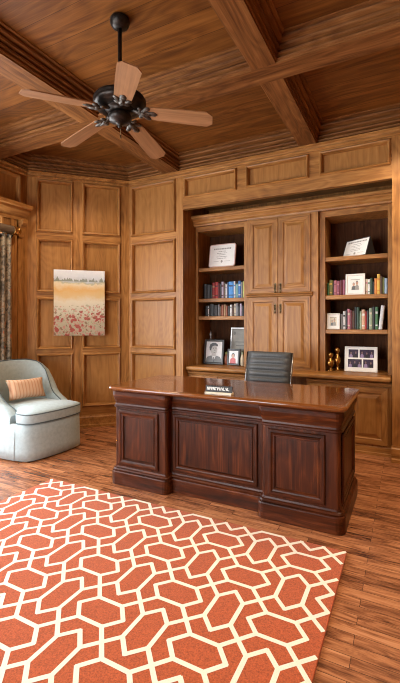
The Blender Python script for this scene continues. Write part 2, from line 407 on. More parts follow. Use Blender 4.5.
def window(name, fr, u0, v0, u1, v1, nu, nv):
    w = MB(); t = 0.06
    def bar(a, b, c, d):
        p = [fr(a, b, 0), fr(c, b, 0), fr(c, d, 0), fr(a, d, 0)]; q = [fr(a, b, 0.05), fr(c, b, 0.05), fr(c, d, 0.05), fr(a, d, 0.05)]
        w.loops([p, q], 0, False, True, True, True)
    bar(u0, v0, u1, v0 + t); bar(u0, v1 - t, u1, v1); bar(u0, v0 + t, u0 + t, v1 - t); bar(u1 - t, v0 + t, u1, v1 - t)
    for i in range(1, nu): c = u0 + (u1 - u0) * i / nu; bar(c - 0.015, v0 + t, c + 0.015, v1 - t)
    for i in range(1, nv): c = v0 + (v1 - v0) * i / nv; bar(u0 + t, c - 0.0151, u1 - t, c + 0.0151)
    o = w.build(name, [white_f], structure=True)
    g = MB(); g.face([fr(u0 + t, v0 + t, 0.02), fr(u1 - t, v0 + t, 0.02), fr(u1 - t, v1 - t, 0.02), fr(u0 + t, v1 - t, 0.02)])
    g.build('pane', [glassM], o)
window('window_1', FX(XL - 0.10), WY0, WZ0, WY1, WZ1, 3, 5)
window('added_window_2', FX(XL - 0.10), -1.70, WZ0, 0.20, WZ1, 3, 5)  # unseen window, added to bring more daylight from the left
# casing of that window and the cornice over it
cs = MB(); f = FX(XL)
for k, (a, b, n) in enumerate(((2.90, 3.00, 0.012), (3.00, 3.04, 0.028), (3.04, 3.09, 0.018), (3.09, 3.15, 0.034))): cs.box(XL, a, 0.0, XL + n, b, 2.50, 0)
for (a, b, n) in ((0.80, 0.95, 0.034), (0.95, 1.05, 0.012)): cs.box(XL, a, 0.0, XL + n, b, 2.50, 0)
cs.box(XL, 1.05, 0.0, XL + 0.02, 2.90, 0.25, 0)
cs.build('trim_1', [oakZ], structure=True, bevel=0.004)
cn = MB()
prof = [(0.0, 2.44), (0.03, 2.44), (0.035, 2.475), (0.07, 2.50), (0.115, 2.535), (0.125, 2.56), (0.155, 2.565), (0.16, 2.60), (0.0, 2.60)]
cn.loops([[(XL + n, 0.75, z) for n, z in prof], [(XL + n, 3.19, z) for n, z in prof]], 0, False, True, True, True)
for y0 in (3.09,):
    cp = [(0.0, 2.24), (0.045, 2.24), (0.06, 2.29), (0.075, 2.35), (0.115, 2.40), (0.12, 2.44), (0.0, 2.44)]
    cn.loops([[(XL + n, y0, z) for n, z in cp], [(XL + n, y0 + 0.06, z) for n, z in cp]], 0, False, True, True, True)
cn.build('trim_2', [oakY], structure=True)

# panelled walls behind the camera and on the right
frF = lambda u, v, n: (u, YF + n, v)
def plain_wall(name, fr, u0, u1, hole):
    w = MB(); holes = [(u0 + 0.1 + k * (u1 - u0) / 6, a, u0 + (k + 1) * (u1 - u0) / 6 - 0.02, b) for k in range(6) for a, b in ROWS]
    grid_holes(w, fr, [u0, u1], [0, 3.2], holes, 0, 1)
    for h in holes: w.panel(fr, *h, WP, 0, 1, 2)
    w.build(name, W3, structure=True, fixn=False); return
wf = MB(); fh = [(-3.9 + 0.62 * k, a, -3.3 + 0.62 * k, b) for k in (4, 5, 6, 7) for a, b in ROWS]
grid_holes(wf, frF, [XL, XR], [0, 3.2], fh + [(-3.30, 0.02, -1.60, 2.30)], 0, 1)
for h in fh: wf.panel(frF, *h, WP, 0, 1, 2)
for x in (-3.30, -1.60): wf.face([(x, YF, 0.02), (x, YF, 2.30), (x, YF - 0.15, 2.30), (x, YF - 0.15, 0.02)], 1)
for z in (0.02, 2.30): wf.face([(-3.30, YF, z), (-1.60, YF, z), (-1.60, YF - 0.15, z), (-3.30, YF - 0.15, z)], 0)
wf.build('wall_front', W3, structure=True, fixn=False)
window('added_window_3', lambda u, v, n: (u, YF - 0.10 + n, v), -3.30, 0.02, -1.60, 2.30, 2, 4)  # unseen opening, added to light the corner wall and armchair
frR = lambda u, v, n: (XR - n, u, v)
plain_wall('wall_right', frR, YF, YB, None)

# coffered ceiling: beam soffits, reeded coffer mouldings, boarded coffers
bx = [(-2.59, -2.39), (-0.975, -0.805), (0.61, 0.78)]
by = [(-0.30, -0.11), (1.19, 1.38), (2.68, 2.87)]
xe = [XL] + [e for b in bx for e in b] + [XR]; ye = [YF] + [e for b in by for e in b] + [YB]
def inset(poly, d):
    n = len(poly); L = []
    for i in range(n):
        a, b = Vector(poly[i]), Vector(poly[(i + 1) % n]); t = (b - a).normalized(); nn = Vector((-t.y, t.x))
        L.append((a + nn * d[i], t))
    out = []
    for i in range(n):
        p, t = L[i - 1]; q, s_ = L[i]
        den = t.x * s_.y - t.y * s_.x; w = q - p
        k = (w.x * s_.y - w.y * s_.x) / den; out.append(tuple(p + t * k))
    return out
CP = [(0, ZB), (0.0, 3.062), (0.010, 3.066), (0.012, 3.076), (-0.004, 3.080), (-0.002, 3.090), (0.022, 3.096), (0.024, 3.106), (0.008, 3.110), (0.010, 3.120),
      (0.038, 3.128), (0.040, 3.140), (0.022, 3.145), (0.028, 3.156), (0.062, 3.166), (0.064, 3.178), (0.052, 3.181), (0.056, 3.190), (0.085, 3.194), (0.085, ZC)]
cm = MB(); cb = MB()
for i in range(4):
    for j in range(4):
        x0, x1, y0, y1 = xe[2 * i], xe[2 * i + 1], ye[2 * j], ye[2 * j + 1]
        poly = [(x0, y0), (x1, y0), (x1, y1), (x0, y1)]; wl_ = [j == 0, i == 3, j == 3, i == 0]
        if i == 0 and j == 3: poly = [(x0, y0), (x1, y0), (x1, y1), (-3.12, y1), (x0, 3.24)]; wl_ = [False, False, True, True, True]
        kk = [1.75 if w else 1.0 for w in wl_]
        rows = [[(*p, z) for p in inset(poly, [d * q for q in kk])] for d, z in CP]
        n = len(poly)
        dirs = [abs(poly[(k + 1) % n][0] - poly[k][0]) > abs(poly[(k + 1) % n][1] - poly[k][1]) for k in range(n)]
        cm.loops(rows, 0, False, True, mf=lambda a, k: 0 if dirs[k] else 1)
        cb.face(rows[-1], 0)
for a, b in by: cm.face([(XL, a, ZB), (XR, a, ZB), (XR, b, ZB), (XL, b, ZB)], 0)
for a, b in bx:
    for j in range(4): cm.face([(a, ye[2 * j], ZB), (b, ye[2 * j], ZB), (b, ye[2 * j + 1], ZB), (a, ye[2 * j + 1], ZB)], 1)
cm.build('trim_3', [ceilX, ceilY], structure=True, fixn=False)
cb.face([(XL - .15, YF - .15, 3.26), (XR + .15, YF - .15, 3.26), (XR + .15, YREC + .1, 3.26), (XL - .15, YREC + .1, 3.26)], 0)
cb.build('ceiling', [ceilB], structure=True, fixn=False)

# crown bed moulding and baseboards following the walls
outline = [(XL, YF), (XL, 3.24), (-3.12, YB), (XR, YB), (XR, YF)]
def run(name, pts, prof, mats, closed=False):
    """moulding along a wall line; room on the right-hand side of the travel direction"""
    mb = MB(); P = [Vector(p) for p in pts]; rows = []
    for i, p in enumerate(P):
        t0 = (p - P[i - 1]).normalized() if i else (P[1] - p).normalized()
        t1 = (P[i + 1] - p).normalized() if i < len(P) - 1 else t0
        n0, n1 = Vector((t0.y, -t0.x)), Vector((t1.y, -t1.x)); m = (n0 + n1); m = m / (m.dot(n0))
        rows.append([(p.x + m.x * d, p.y + m.y * d, z) for d, z in prof])
    mb.loops(rows, 0, False, False); return mb.build(name, mats, structure=True, fixn=False)
run('trim_4', outline, [(0.0, 2.985), (0.012, 2.985), (0.022, 2.995), (0.022, 3.005), (0.014, 3.012), (0.016, 3.03), (0.030, 3.036), (0.030, 3.05), (0.0, 3.06)], [oakX])
BP = [(0.0, 0.145), (0.010, 0.145), (0.014, 0.130), (0.022, 0.120), (0.024, 0.045), (0.026, 0.035), (0.040, 0.028), (0.042, 0.0), (0, 0)]
run('baseboard_left', [(XL, 3.15), (XL, 3.24), (-3.12, YB), (-2.34, YB)], BP, [oakX])
run('baseboard_right', [(-0.134, YB), (XR, YB), (XR, YF)], BP, [oakX])

# ------------------------------------------------------------------ built-in
Zc = 0.76
ct = MB()
def rounded_slab(mb, x0, y0, x1, y1, prof, r, m=0, seg=6, cap=True):
    rows = []
    for ins, z in prof:
        row = []; rr = max(r - ins, 0.002)
        for (cx, cy, a0) in ((x1 - r, y0 + r, -90), (x1 - r, y1 - r, 0), (x0 + r, y1 - r, 90), (x0 + r, y0 + r, 180)):
            for k in range(seg + 1):
                a = R(a0 + 90 * k / seg); row.append((cx + rr * cos(a), cy + rr * sin(a), z))
        rows.append(row)
    mb.loops(rows, m, True, True, cap, cap)
rounded_slab(ct, -2.335, 4.125, -0.135, YREC - 0.01, [(0.02, 0.712), (0.008, 0.715), (0.0, 0.725), (0.0, 0.748), (0.006, 0.757), (0.014, Zc)], 0.02)
tag(ct.build('countertop', [oakX]), 'long honey oak countertop running under both bookcases behind the desk', 'countertop')

DP = [(0.0, -0.020), (0.0, -0.003), (0.003, 0.0), (0.052, 0.0), (0.056, -0.004), (0.060, -0.010), (0.072, -0.010), (0.100, -0.001), (0.103, 0.0)]   # raised-panel door
def door(parent, name, Y, u0, v0, u1, v1, hx=None, hz=None, lab=None):
    d = MB(); d.panel(FY(Y), u0, v0, u1, v1, DP, 0, 1, 2)
    d.face([(u0, Y + 0.02, v0), (u1, Y + 0.02, v0), (u1, Y + 0.02, v1), (u0, Y + 0.02, v1)], 1)
    o = d.build(name, W3, parent)
    if lab: o['label'] = lab
    if hx is not None:
        h = MB(); ox = parent['_o']
        h.box(hx - 0.011, Y - 0.003, hz - 0.045, hx + 0.011, Y, hz + 0.045)
        h.tube([(hx, Y - 0.002, hz + 0.032), (hx, Y - 0.022, hz + 0.024), (hx, Y - 0.028, hz), (hx, Y - 0.022, hz - 0.024), (hx, Y - 0.002, hz - 0.032)], [0.004, 0.005, 0.007, 0.005, 0.004])
        h.lathe([(0.0, -0.014), (0.007, -0.012), (0.009, 0.0), (0.007, 0.010), (0.0, 0.012)], (hx, Y - 0.012, hz - 0.052), 10)
        ho = h.build('handle', [antique], None, keep=True); ho.parent = o
        ho.location = (-ox[0], -ox[1], -ox[2])
    return o

# centre cupboard standing on the counter
cc = thing('wall_cabinet', 'tall oak cupboard with two pairs of raised panel doors between the bookcases', 'cabinet', (-1.248, 4.55, Zc))
b = MB(); b.box(-1.638, 4.35, Zc, -0.844, YREC - 0.02, 2.448, 1)
b.build('body', W3, cc, bevel=0.004)
fr = MB()   # face frame around the doors
grid_holes(fr, FY(4.335), [-1.638, -0.844], [Zc, 2.448], [(-1.612, 0.80, -0.925, 1.555), (-1.612, 1.61, -0.925, 2.425)], 0, 1)
for h in ((-1.612, 0.80, -0.925, 1.555), (-1.612, 1.61, -0.925, 2.425)): fr.panel(FY(4.335), *h, [(0, 0), (0, -0.016)], 0, 1, 1)
fr.face([(-0.844, 4.335, Zc), (-0.844, 4.352, Zc), (-0.844, 4.352, 2.455), (-0.844, 4.335, 2.455)], 1)
fr.face([(-1.638, 4.335, Zc), (-1.638, 4.352, Zc), (-1.638, 4.352, 2.448), (-1.638, 4.335, 2.448)], 1)
fr.build('face_frame', W3, cc, fixn=False)
mid = -1.2735
for (a, c, z0, z1, hx, hz, lab) in ((-1.618, mid - 0.002, 1.604, 2.432, mid - 0.030, 1.665, 'upper left raised panel door'), (mid + 0.002, -0.919, 1.604, 2.432, mid + 0.030, 1.665, 'upper right raised panel door'),
                               (-1.618, mid - 0.002, 0.792, 1.560, mid - 0.030, 1.44, 'lower left raised panel door'), (mid + 0.002, -0.919, 0.792, 1.560, mid + 0.030, 1.44, 'lower right raised panel door')):
    door(cc, 'door', 4.318, a, z0, c, z1, hx, hz, lab)
ml = MB(); ml.loops([[(x, 4.335 - d, z) for d, z in ((0.0, 1.560), (0.018, 1.562), (0.024, 1.568), (0.022, 1.580), (0.046, 1.586), (0.050, 1.592), (0.048, 1.600), (0.0, 1.602))] for x in (-1.638, -0.900)], 0, False, True, True, True)
ml.build('moulding', [oakX], cc)

# two bookcases
def bookcase(x0, x1, o0, o1, shelves, label):
    t = thing('bookcase', label, 'bookcase', ((x0 + x1) / 2, 4.58, Zc))
    F = 4.385; Bk = YREC - 0.02
    b = MB()
    b.box(x0 + 0.003, F + 0.02, Zc, o0, Bk, 2.455, 0); b.box(o1, F + 0.02, Zc, x1 - 0.003, Bk, 2.455, 0)
    b.box(o0, F + 0.02, 2.392, o1, Bk, 2.455, 0)
    b.build('body', [oakZ], t)
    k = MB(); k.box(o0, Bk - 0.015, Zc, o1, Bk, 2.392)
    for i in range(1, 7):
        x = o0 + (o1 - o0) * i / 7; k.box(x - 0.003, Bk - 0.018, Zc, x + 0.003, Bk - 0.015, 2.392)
    k.build('back_panel', [oakShade], t)
    g = MB(); grid_holes(g, FY(F), [x0 + 0.003, x1 - 0.003], [Zc, 2.455], [(o0, Zc, o1, 2.392)], 0, 1)
    g.panel(FY(F), o0, Zc, o1, 2.392, [(0, 0), (0, -0.02)], 0, 1, 1, cap=False)
    g.build('face_frame', W3, t, fixn=False)
    for z in shelves:
        s = MB(); s.box(o0, F + 0.006, z - 0.044, o1, Bk - 0.018, z); s.build('shelf', [oakX], t, bevel=0.005)
    return t
LS, RS = (1.945, 1.568, 1.352), (1.965, 1.562, 1.202)
bookcase(-2.338, -1.642, -2.300, -1.696, LS, 'left recessed bookcase with certificate on top shelf and portrait at its foot')
bookcase(-0.841, -0.132, -0.780, -0.178, RS, 'right recessed bookcase with tilted certificate and photo collage at its foot')

# cabinet crown over all three (one straight run)
cr = MB()
CPf = [(-0.06, 2.450), (0.0, 2.450), (0.004, 2.466), (0.014, 2.470), (0.010, 2.486), (0.018, 2.500), (0.036, 2.518), (0.040, 2.526), (0.062, 2.530), (0.068, 2.540), (0.068, 2.556), (0.060, 2.566), (-0.08, 2.570)]
line = [(-2.336, 4.335), (-0.134, 4.335)]
P = [Vector(p) for p in line]; rows = []
for i, p in enumerate(P):
    t0 = (p - P[i - 1]).normalized() if i else (P[1] - p).normalized(); t1 = (P[i + 1] - p).normalized() if i < len(P) - 1 else t0
    n0, n1 = Vector((t0.y, -t0.x)), Vector((t1.y, -t1.x)); m = n0 + n1; m = m / m.dot(n0)
    rows.append([(p.x + m.x * d, p.y + m.y * d, z) for d, z in CPf])
cr.loops(rows, 0, False, False)
cr.build('trim_5', [oakX], structure=True, fixn=False)

# base cabinets below the counter, open kneehole between
def base_cab(x0, x1, label, drawers):
    t = thing('base_cabinet', label, 'cabinet', ((x0 + x1) / 2, 4.45, 0))
    b = MB(); b.box(x0, 4.205, 0.0, x1, YREC - 0.02, 0.710, 1)
    b.build('body', W3, t)
    g = MB()
    g.loops([[(x, 4.205 - d, z) for d, z in ((0.0, 0.655), (0.012, 0.66), (0.016, 0.672), (0.028, 0.676), (0.030, 0.692), (0.050, 0.700), (0.0, 0.708))] for x in (x0, x1)], 0, False, True, True, True)
    g.build('moulding', [oakX], t)
    kx = MB(); kx.loops([[(x, 4.205 - d, z) for d, z in ((0.0, 0.0), (0.020, 0.0), (0.020, 0.022), (0.010, 0.028), (0.010, 0.075), (0.0, 0.085))] for x in (x0, x1)], 0, False, True, True, True,)
    kx.build('plinth', [oakX], t)
    n = 2; w = (x1 - x0 - 0.06) / n
    for i in range(n):
        a = x0 + 0.03 + w * i; c = a + w
        if drawers:
            for z0, z1 in ((0.475, 0.648), (0.29, 0.465), (0.10, 0.28)):
                d = MB(); d.panel(FY(4.188), a + 0.004, z0, c - 0.004, z1, [(0, -0.018), (0, -0.003), (0.003, 0), (0.03, 0), (0.036, -0.006), (0.042, -0.006), (0.055, 0)], 0, 1, 0)
                o = d.build('drawer', W3, t)
                h = MB(); h.lathe([(0.0, -0.026), (0.012, -0.024), (0.014, -0.016), (0.006, -0.010), (0.006, 0.0)], ((a + c) / 2, 4.188, (z0 + z1) / 2), 12, axis='Y')
                ho = h.build('knob', [antique], None, keep=True); ho.parent = o; L = t['_o']; ho.location = (-L[0], -L[1], -L[2])
        else:
            inner = c - 0.035 if i == 0 else a + 0.035
            door(t, 'door', 4.188, a + 0.004, 0.10, c - 0.004, 0.648, inner, 0.56)
    return t
base_cab(-2.335, -1.545, 'left oak base cabinet with drawers under the counter, mostly hidden by the desk', True)
base_cab(-0.925, -0.135, 'right oak base cabinet with raised panel doors at the end of the desk', False)

# ------------------------------------------------------------------ things on the shelves
def book(x, z, w, h, d, col, Y, label, group, lean=0.0, rough=0.55, band=None):
    mb = MB()
    mb.box(0.0, 0.0, 0.0, 0.0025, d, h, 0); mb.box(w - 0.0025, 0.0, 0.0, w, d, h, 0)
    n = 5; row0, row1 = [], []
    for k in range(n + 1):
        a = pi * k / n; row0.append((w / 2 - cos(a) * w / 2, -sin(a) * min(0.006, w * 0.2), 0.0)); row1.append((row0[-1][0], row0[-1][1], h))
    mb.loops([row0, row1], 0, True, False)
    mb.face([row0[k] for k in range(n + 1)], 0); mb.face([row1[k] for k in range(n + 1)], 0)
    mb.box(0.0025, 0.001, 0.004, w - 0.0025, d - 0.004, h - 0.004, 1)
    if band:
        for z0, z1 in ((0.70, 0.80), (0.16, 0.22)):
            mb.box(w * 0.12, -min(0.006, w * 0.2) - 0.0008, h * z0, w * 0.88, 0.0, h * z1, 2)
    if lean: mb.xf(lambda a, b_, c: (a * cos(lean) + c * sin(lean), b_, c * cos(lean) - a * sin(lean)) if lean < 0 else (a * cos(lean) + c * sin(lean), b_, c * cos(lean) - a * sin(lean) + w * sin(lean)))
    m = BM.get(col)
    o = mb.build('book', [m, cream, BM[band] if band else cream], None, keep=True, loc=(x, Y, z + 0.0006), fixn=True)
    return tag(o, label, 'book', group)
BC = {'black': (0.012, 0.012, 0.014), 'charcoal': (0.035, 0.036, 0.040), 'crimson': (0.26, 0.012, 0.014), 'red': (0.40, 0.025, 0.022), 'maroon': (0.10, 0.012, 0.018), 'blue': (0.030, 0.14, 0.40),
      'bright blue': (0.045, 0.24, 0.60), 'navy': (0.012, 0.035, 0.11), 'white': (0.62, 0.61, 0.60), 'ivory': (0.55, 0.47, 0.34), 'grey': (0.20, 0.20, 0.21), 'teal': (0.16, 0.32, 0.32), 'lilac': (0.38, 0.30, 0.38),
      'pink': (0.44, 0.16, 0.20), 'mauve': (0.25, 0.075, 0.12), 'rust': (0.24, 0.068, 0.030), 'brown': (0.085, 0.040, 0.020), 'tan': (0.33, 0.19, 0.09), 'yellow': (0.62, 0.40, 0.06), 'orange': (0.56, 0.20, 0.04),
      'olive': (0.18, 0.18, 0.045), 'green': (0.045, 0.14, 0.055), 'dark green': (0.018, 0.050, 0.028), 'sage': (0.26, 0.33, 0.22), 'peach': (0.55, 0.32, 0.20), 'pale blue': (0.34, 0.44, 0.54), 'lime': (0.40, 0.42, 0.10)}
BM = {k: plain('book_' + k.replace(' ', '_'), c, 0.5, 0, 0.12, 40) for k, c in BC.items()}
def ordw(i): return ['first', 'second', 'third', 'fourth', 'fifth', 'sixth', 'seventh', 'eighth', 'ninth', 'tenth', 'eleventh', 'twelfth', 'thirteenth', 'fourteenth', 'fifteenth', 'sixteenth', 'seventeenth', 'eighteenth'][i]
def book_row(x0, x1, z, Y, rows, where, group, hmax):
    """rows: (colour, relative thickness, relative height[, band])"""
    tot = sum(r[1] for r in rows); gap = 0.0006; x = x0; k = (x1 - x0 - gap * len(rows)) / tot
    for i, r in enumerate(rows):
        w = r[1] * k; h = r[2] * hmax; size = 'slim ' if w < 0.023 else ('thick ' if w > 0.038 else '')
        tall = 'tall ' if r[2] > 0.95 else ('short ' if r[2] < 0.78 else '')
        book(x, z, w, h, 0.15, r[0], Y + random.uniform(0, 0.008), f'{tall}{size}{r[0]} book, {ordw(i)} from the left {where}', group, band=(r[3] if len(r) > 3 else None))
        x += w + gap
book_row(-2.270, -1.702, LS[1], 4.475, [('black', 3, .92), ('charcoal', 3, .86), ('black', 2.2, .82), ('crimson', 2.5, .97, 'tan'), ('red', 2.6, 1.0, 'maroon'), ('maroon', 1.5, .95), ('black', 1.6, .88), ('lilac', 2.0, 1.0, 'maroon'),
         ('brown', 1.5, .90), ('white', 1.6, .86, 'lilac'), ('navy', 1.3, .95), ('bright blue', 4.4, .98, 'navy'), ('white', 1.6, 1.0, 'blue'), ('teal', 2.4, .85), ('blue', 2.3, 1.0, 'white'), ('grey', 1.5, .92), ('lime', 1.7, .96), ('maroon', 1.4, .80)],
         'on upper left bookcase book shelf', 'books on the upper book shelf of the left bookcase', 0.205)
book_row(-2.250, -1.702, LS[2], 4.475, [('black', 2.5, .84), ('white', 1.0, .84, 'black'), ('black', 4, .96), ('charcoal', 3.4, .88), ('grey', 1.6, .94), ('brown', 1.5, .78), ('rust', 2.0, .90), ('tan', 1.8, .92), ('rust', 1.3, .84), ('black', 2.0, .80),
         ('white', 1.7, .90, 'grey'), ('brown', 1.8, .84), ('ivory', 1.4, .96, 'grey'), ('grey', 1.8, .98), ('charcoal', 1.4, .80), ('lilac', 1.6, .96), ('black', 1.7, .80), ('white', 1.8, .84, 'charcoal')],
         'on lower left bookcase book shelf', 'books on the lower book shelf of the left bookcase', 0.155)
book_row(-0.774, -0.592, RS[1], 4.475, [('green', 1.5, .80), ('olive', 2.6, .96, 'yellow'), ('charcoal', 0.8, .80), ('pink', 2.3, .92, 'mauve'), ('mauve', 2.2, .90, 'pink'), ('maroon', 2.2, .93), ('mauve', 1.8, .95)],
         'left of the wide white frame', 'books left of the white frame in the right bookcase', 0.175)
book_row(-0.392, -0.184, RS[1], 4.475, [('ivory', 1.8, .88, 'pink'), ('white', 1.6, .86, 'green'), ('dark green', 1.7, .93), ('black', 1.2, .70), ('orange', 1.9, .90), ('yellow', 2.2, 1.12, 'orange'), ('brown', 1.5, 1.0), ('olive', 1.5, .92), ('pale blue', 2.0, .88)],
         'right of the wide white frame', 'books right of the white frame in the right bookcase', 0.185)
book_row(-0.640, -0.300, RS[2], 4.48, [('grey', 2, .70), ('white', 2.0, .82, 'black'), ('black', 1.4, .88), ('pink', 2, .92, 'ivory'), ('maroon', 1.6, .86), ('brown', 1.7, .84), ('black', 1.5, 1.0), ('dark green', 2.2, .98), ('sage', 1.5, .82), ('peach', 2.6, .88, 'white'), ('red', 1.0, .80), ('black', 1.8, .84), ('sage', 2.4, .95, 'ivory'), ('black', 1.9, 1.0)],
         'on lowest right bookcase shelf', 'books on the lowest shelf of the right bookcase', 0.235)
book(-0.298, RS[2], 0.026, 0.232, 0.16, 'green', 4.48, 'green and pale spined book beside the white leaning book in the right bookcase', 'books on the lowest shelf of the right bookcase', band='white')
book(-0.268, RS[2], 0.034, 0.245, 0.17, 'white', 4.48, 'tall white leaning book at the right end of the lowest shelf', 'books on the lowest shelf of the right bookcase', lean=0.10)

def tilt_frame(t, th=0.02):
    ct_, st = cos(t), sin(t)
    return lambda u, v, n: (u, -n * ct_ + v * st, v * ct_ + n * st + th * st)
def poly(mb, fr, pts, n, m): mb.face([fr(u, v, n) for u, v in pts], m)
def ell(cx, cy, rx, ry, n=18, a0=0, a1=360): return [(cx + rx * cos(R(a0 + (a1 - a0) * k / (n if a1 - a0 == 360 else n - 1))), cy + ry * sin(R(a0 + (a1 - a0) * k / (n if a1 - a0 == 360 else n - 1)))) for k in range(n)]
def picture(name, label, cat, loc, w, h, bw, fm, tilt, rotz, mats, draw, prof=None, easel=True, group=None, th=0.018, wedge=False):
    loc = (loc[0], loc[1], loc[2] + 0.0006)
    t = thing(name, label, cat, loc, rotz, group, local=True); fr = tilt_frame(tilt, th)
    f = MB(); f.panel(fr, -w / 2, 0, w / 2, h, prof or [(0, -th), (0, -0.002), (0.003, 0), (bw * 0.7, 0.0), (bw, -0.006)], 0, 0, 0)
    f.face([fr(-w / 2, 0, -th), fr(w / 2, 0, -th), fr(w / 2, h, -th), fr(-w / 2, h, -th)], 0)
    f.build('frame', [fm], t, keep=True)
    p = MB(); draw(p, fr, -w / 2 + bw, bw, w / 2 - bw, h - bw); p.build('picture', mats, t, keep=True, fixn=False)
    if easel:
        z1 = h * 0.7; a = fr(0, z1, -th); e = MB()
        yb = a[1] + 0.05
        if wedge:
            W = w * 0.497; q = fr(0, h * 0.96, -th); b0_ = fr(0, 0.004, -th)
            e.loops([[(x, b0_[1] + 0.001, 0.001), (x, q[1] + 0.001, q[2]), (x, q[1] + 0.012, q[2] - 0.004), (x, q[1] + 0.075, 0.001)] for x in (-W, W)], 0, False, True, True, True)
            e.build('stand', [black], t, keep=True); return t
        e.loops([[(-0.012, a[1], a[2]), (0.012, a[1], a[2]), (0.012, a[1] + 0.003, a[2]), (-0.012, a[1] + 0.003, a[2])], [(-0.022, yb, 0), (0.022, yb, 0), (0.022, yb + 0.003, 0), (-0.022, yb + 0.003, 0)]], 0, False, True, True, True)
        e.build('easel_leg', [black], t, keep=True)
    return t
NP = -0.0055
def base_sheet(p, fr, a, b, c, d, m): poly(p, fr, [(a, b), (c, b), (c, d), (a, d)], NP, m)
def draw_portrait(p, fr, a, b, c, d):
    base_sheet(p, fr, a, b, c, d, 0); w, h = c - a, d - b; q = lambda L: [(a + min(0.985, max(0.015, 0.5 + (x - 0.5) * 1.16)) * w, b + max(0.0, min(0.97, (y - 0.02) * 1.04)) * h) for x, y in L]
    poly(p, fr, q([(0.05, 0.0), (0.97, 0.0), (0.97, 0.16), (0.84, 0.27), (0.66, 0.32), (0.36, 0.33), (0.14, 0.26), (0.05, 0.16)]), NP + .0004, 2)
    poly(p, fr, q([(0.40, 0.34), (0.50, 0.05), (0.62, 0.33)]), NP + .0008, 0)
    poly(p, fr, q([(0.485, 0.26), (0.53, 0.26), (0.545, 0.02), (0.49, 0.02)]), NP + .0010, 1)
    poly(p, fr, q([(0.38, 0.30), (0.64, 0.30), (0.62, 0.46), (0.38, 0.50)]), NP + .0009, 3)
    poly(p, fr, q(ell(0.50, 0.60, 0.185, 0.235)), NP + .0012, 3)
    poly(p, fr, q([(0.27, 0.58), (0.24, 0.72), (0.28, 0.85), (0.40, 0.92), (0.56, 0.93), (0.68, 0.87), (0.72, 0.77), (0.66, 0.76), (0.55, 0.80), (0.42, 0.77), (0.37, 0.68), (0.34, 0.55)]), NP + .0014, 1)
    for ex in (0.47, 0.60): poly(p, fr, q(ell(ex, 0.645, 0.035, 0.014, 10)), NP + .0015, 1); poly(p, fr, q(ell(ex, 0.685, 0.05, 0.012, 10)), NP + .0015, 1)
    poly(p, fr, q([(0.55, 0.64), (0.585, 0.55), (0.53, 0.545)]), NP + .0015, 2); poly(p, fr, q(ell(0.535, 0.475, 0.055, 0.014, 10)), NP + .0015, 2)
def draw_lines(p, fr, a, b, c, d, title=True):
    base_sheet(p, fr, a, b, c, d, 0); w, h = c - a, d - b
    rows = [(0.86, 0.80, 0.040), (0.72, 0.34, 0.018), (0.62, 0.46, 0.016), (0.53, 0.30, 0.016), (0.43, 0.50, 0.016), (0.34, 0.40, 0.016)]
    for y, ww, t in rows:
        x = 0.5 - ww / 2; rnd = random.Random(int(y * 100))
        while x < 0.5 + ww / 2:
            l = rnd.uniform(0.02, 0.07); e = min(x + l, 0.5 + ww / 2)
            poly(p, fr, [(a + x * w, b + (y - t) * h), (a + e * w, b + (y - t) * h), (a + e * w, b + (y + t) * h), (a + x * w, b + (y + t) * h)], NP + .0005, 1); x = e + 0.014
    for x0, x1 in ((0.12, 0.36), (0.62, 0.88)):
        poly(p, fr, [(a + x0 * w, b + .17 * h), (a + x1 * w, b + .17 * h), (a + x1 * w, b + .185 * h), (a + x0 * w, b + .185 * h)], NP + .0005, 1)
    poly(p, fr, [(a + x * w, b + y * h) for x, y in ell(0.5, 0.17, 0.045, 0.07, 12)], NP + .0005, 1)
def person(p, fr, cx, b, w, h, mb_, ms, mh, dn=0.0):
    poly(p, fr, [(cx - .42 * w, b), (cx + .42 * w, b), (cx + .36 * w, b + .40 * h), (cx + .14 * w, b + .52 * h), (cx - .14 * w, b + .52 * h), (cx - .36 * w, b + .40 * h)], NP + .0006 + dn, mb_)
    poly(p, fr, ell(cx, b + .74 * h, .23 * w, .24 * h, 14), NP + .0008 + dn, mh); poly(p, fr, ell(cx + .01 * w, b + .69 * h, .18 * w, .19 * h, 14), NP + .0010 + dn, ms)
def draw_red(p, fr, a, b, c, d):
    base_sheet(p, fr, a, b, c, d, 0); w, h = c - a, d - b
    person(p, fr, a + .46 * w, b, .80 * w, .84 * h, 1, 2, 3)
def draw_sketch(p, fr, a, b, c, d):
    base_sheet(p, fr, a, b, c, d, 0); w, h = c - a, d - b; bw = .17
    poly(p, fr, [(a + bw * w, b + bw * h), (c - bw * w, b + bw * h), (c - bw * w, d - bw * h), (a + bw * w, d - bw * h)], NP + .0003, 1)
    person(p, fr, a + .40 * w, b + bw * h, .36 * w, .46 * h, 2, 3, 4); person(p, fr, a + .62 * w, b + bw * h, .34 * w, .56 * h, 4, 3, 2, .0006)
    poly(p, fr, [(a + .2 * w, d - .235 * h), (c - .2 * w, d - .235 * h), (c - .2 * w, d - .205 * h), (a + .2 * w, d - .205 * h)], NP + .0008, 4)
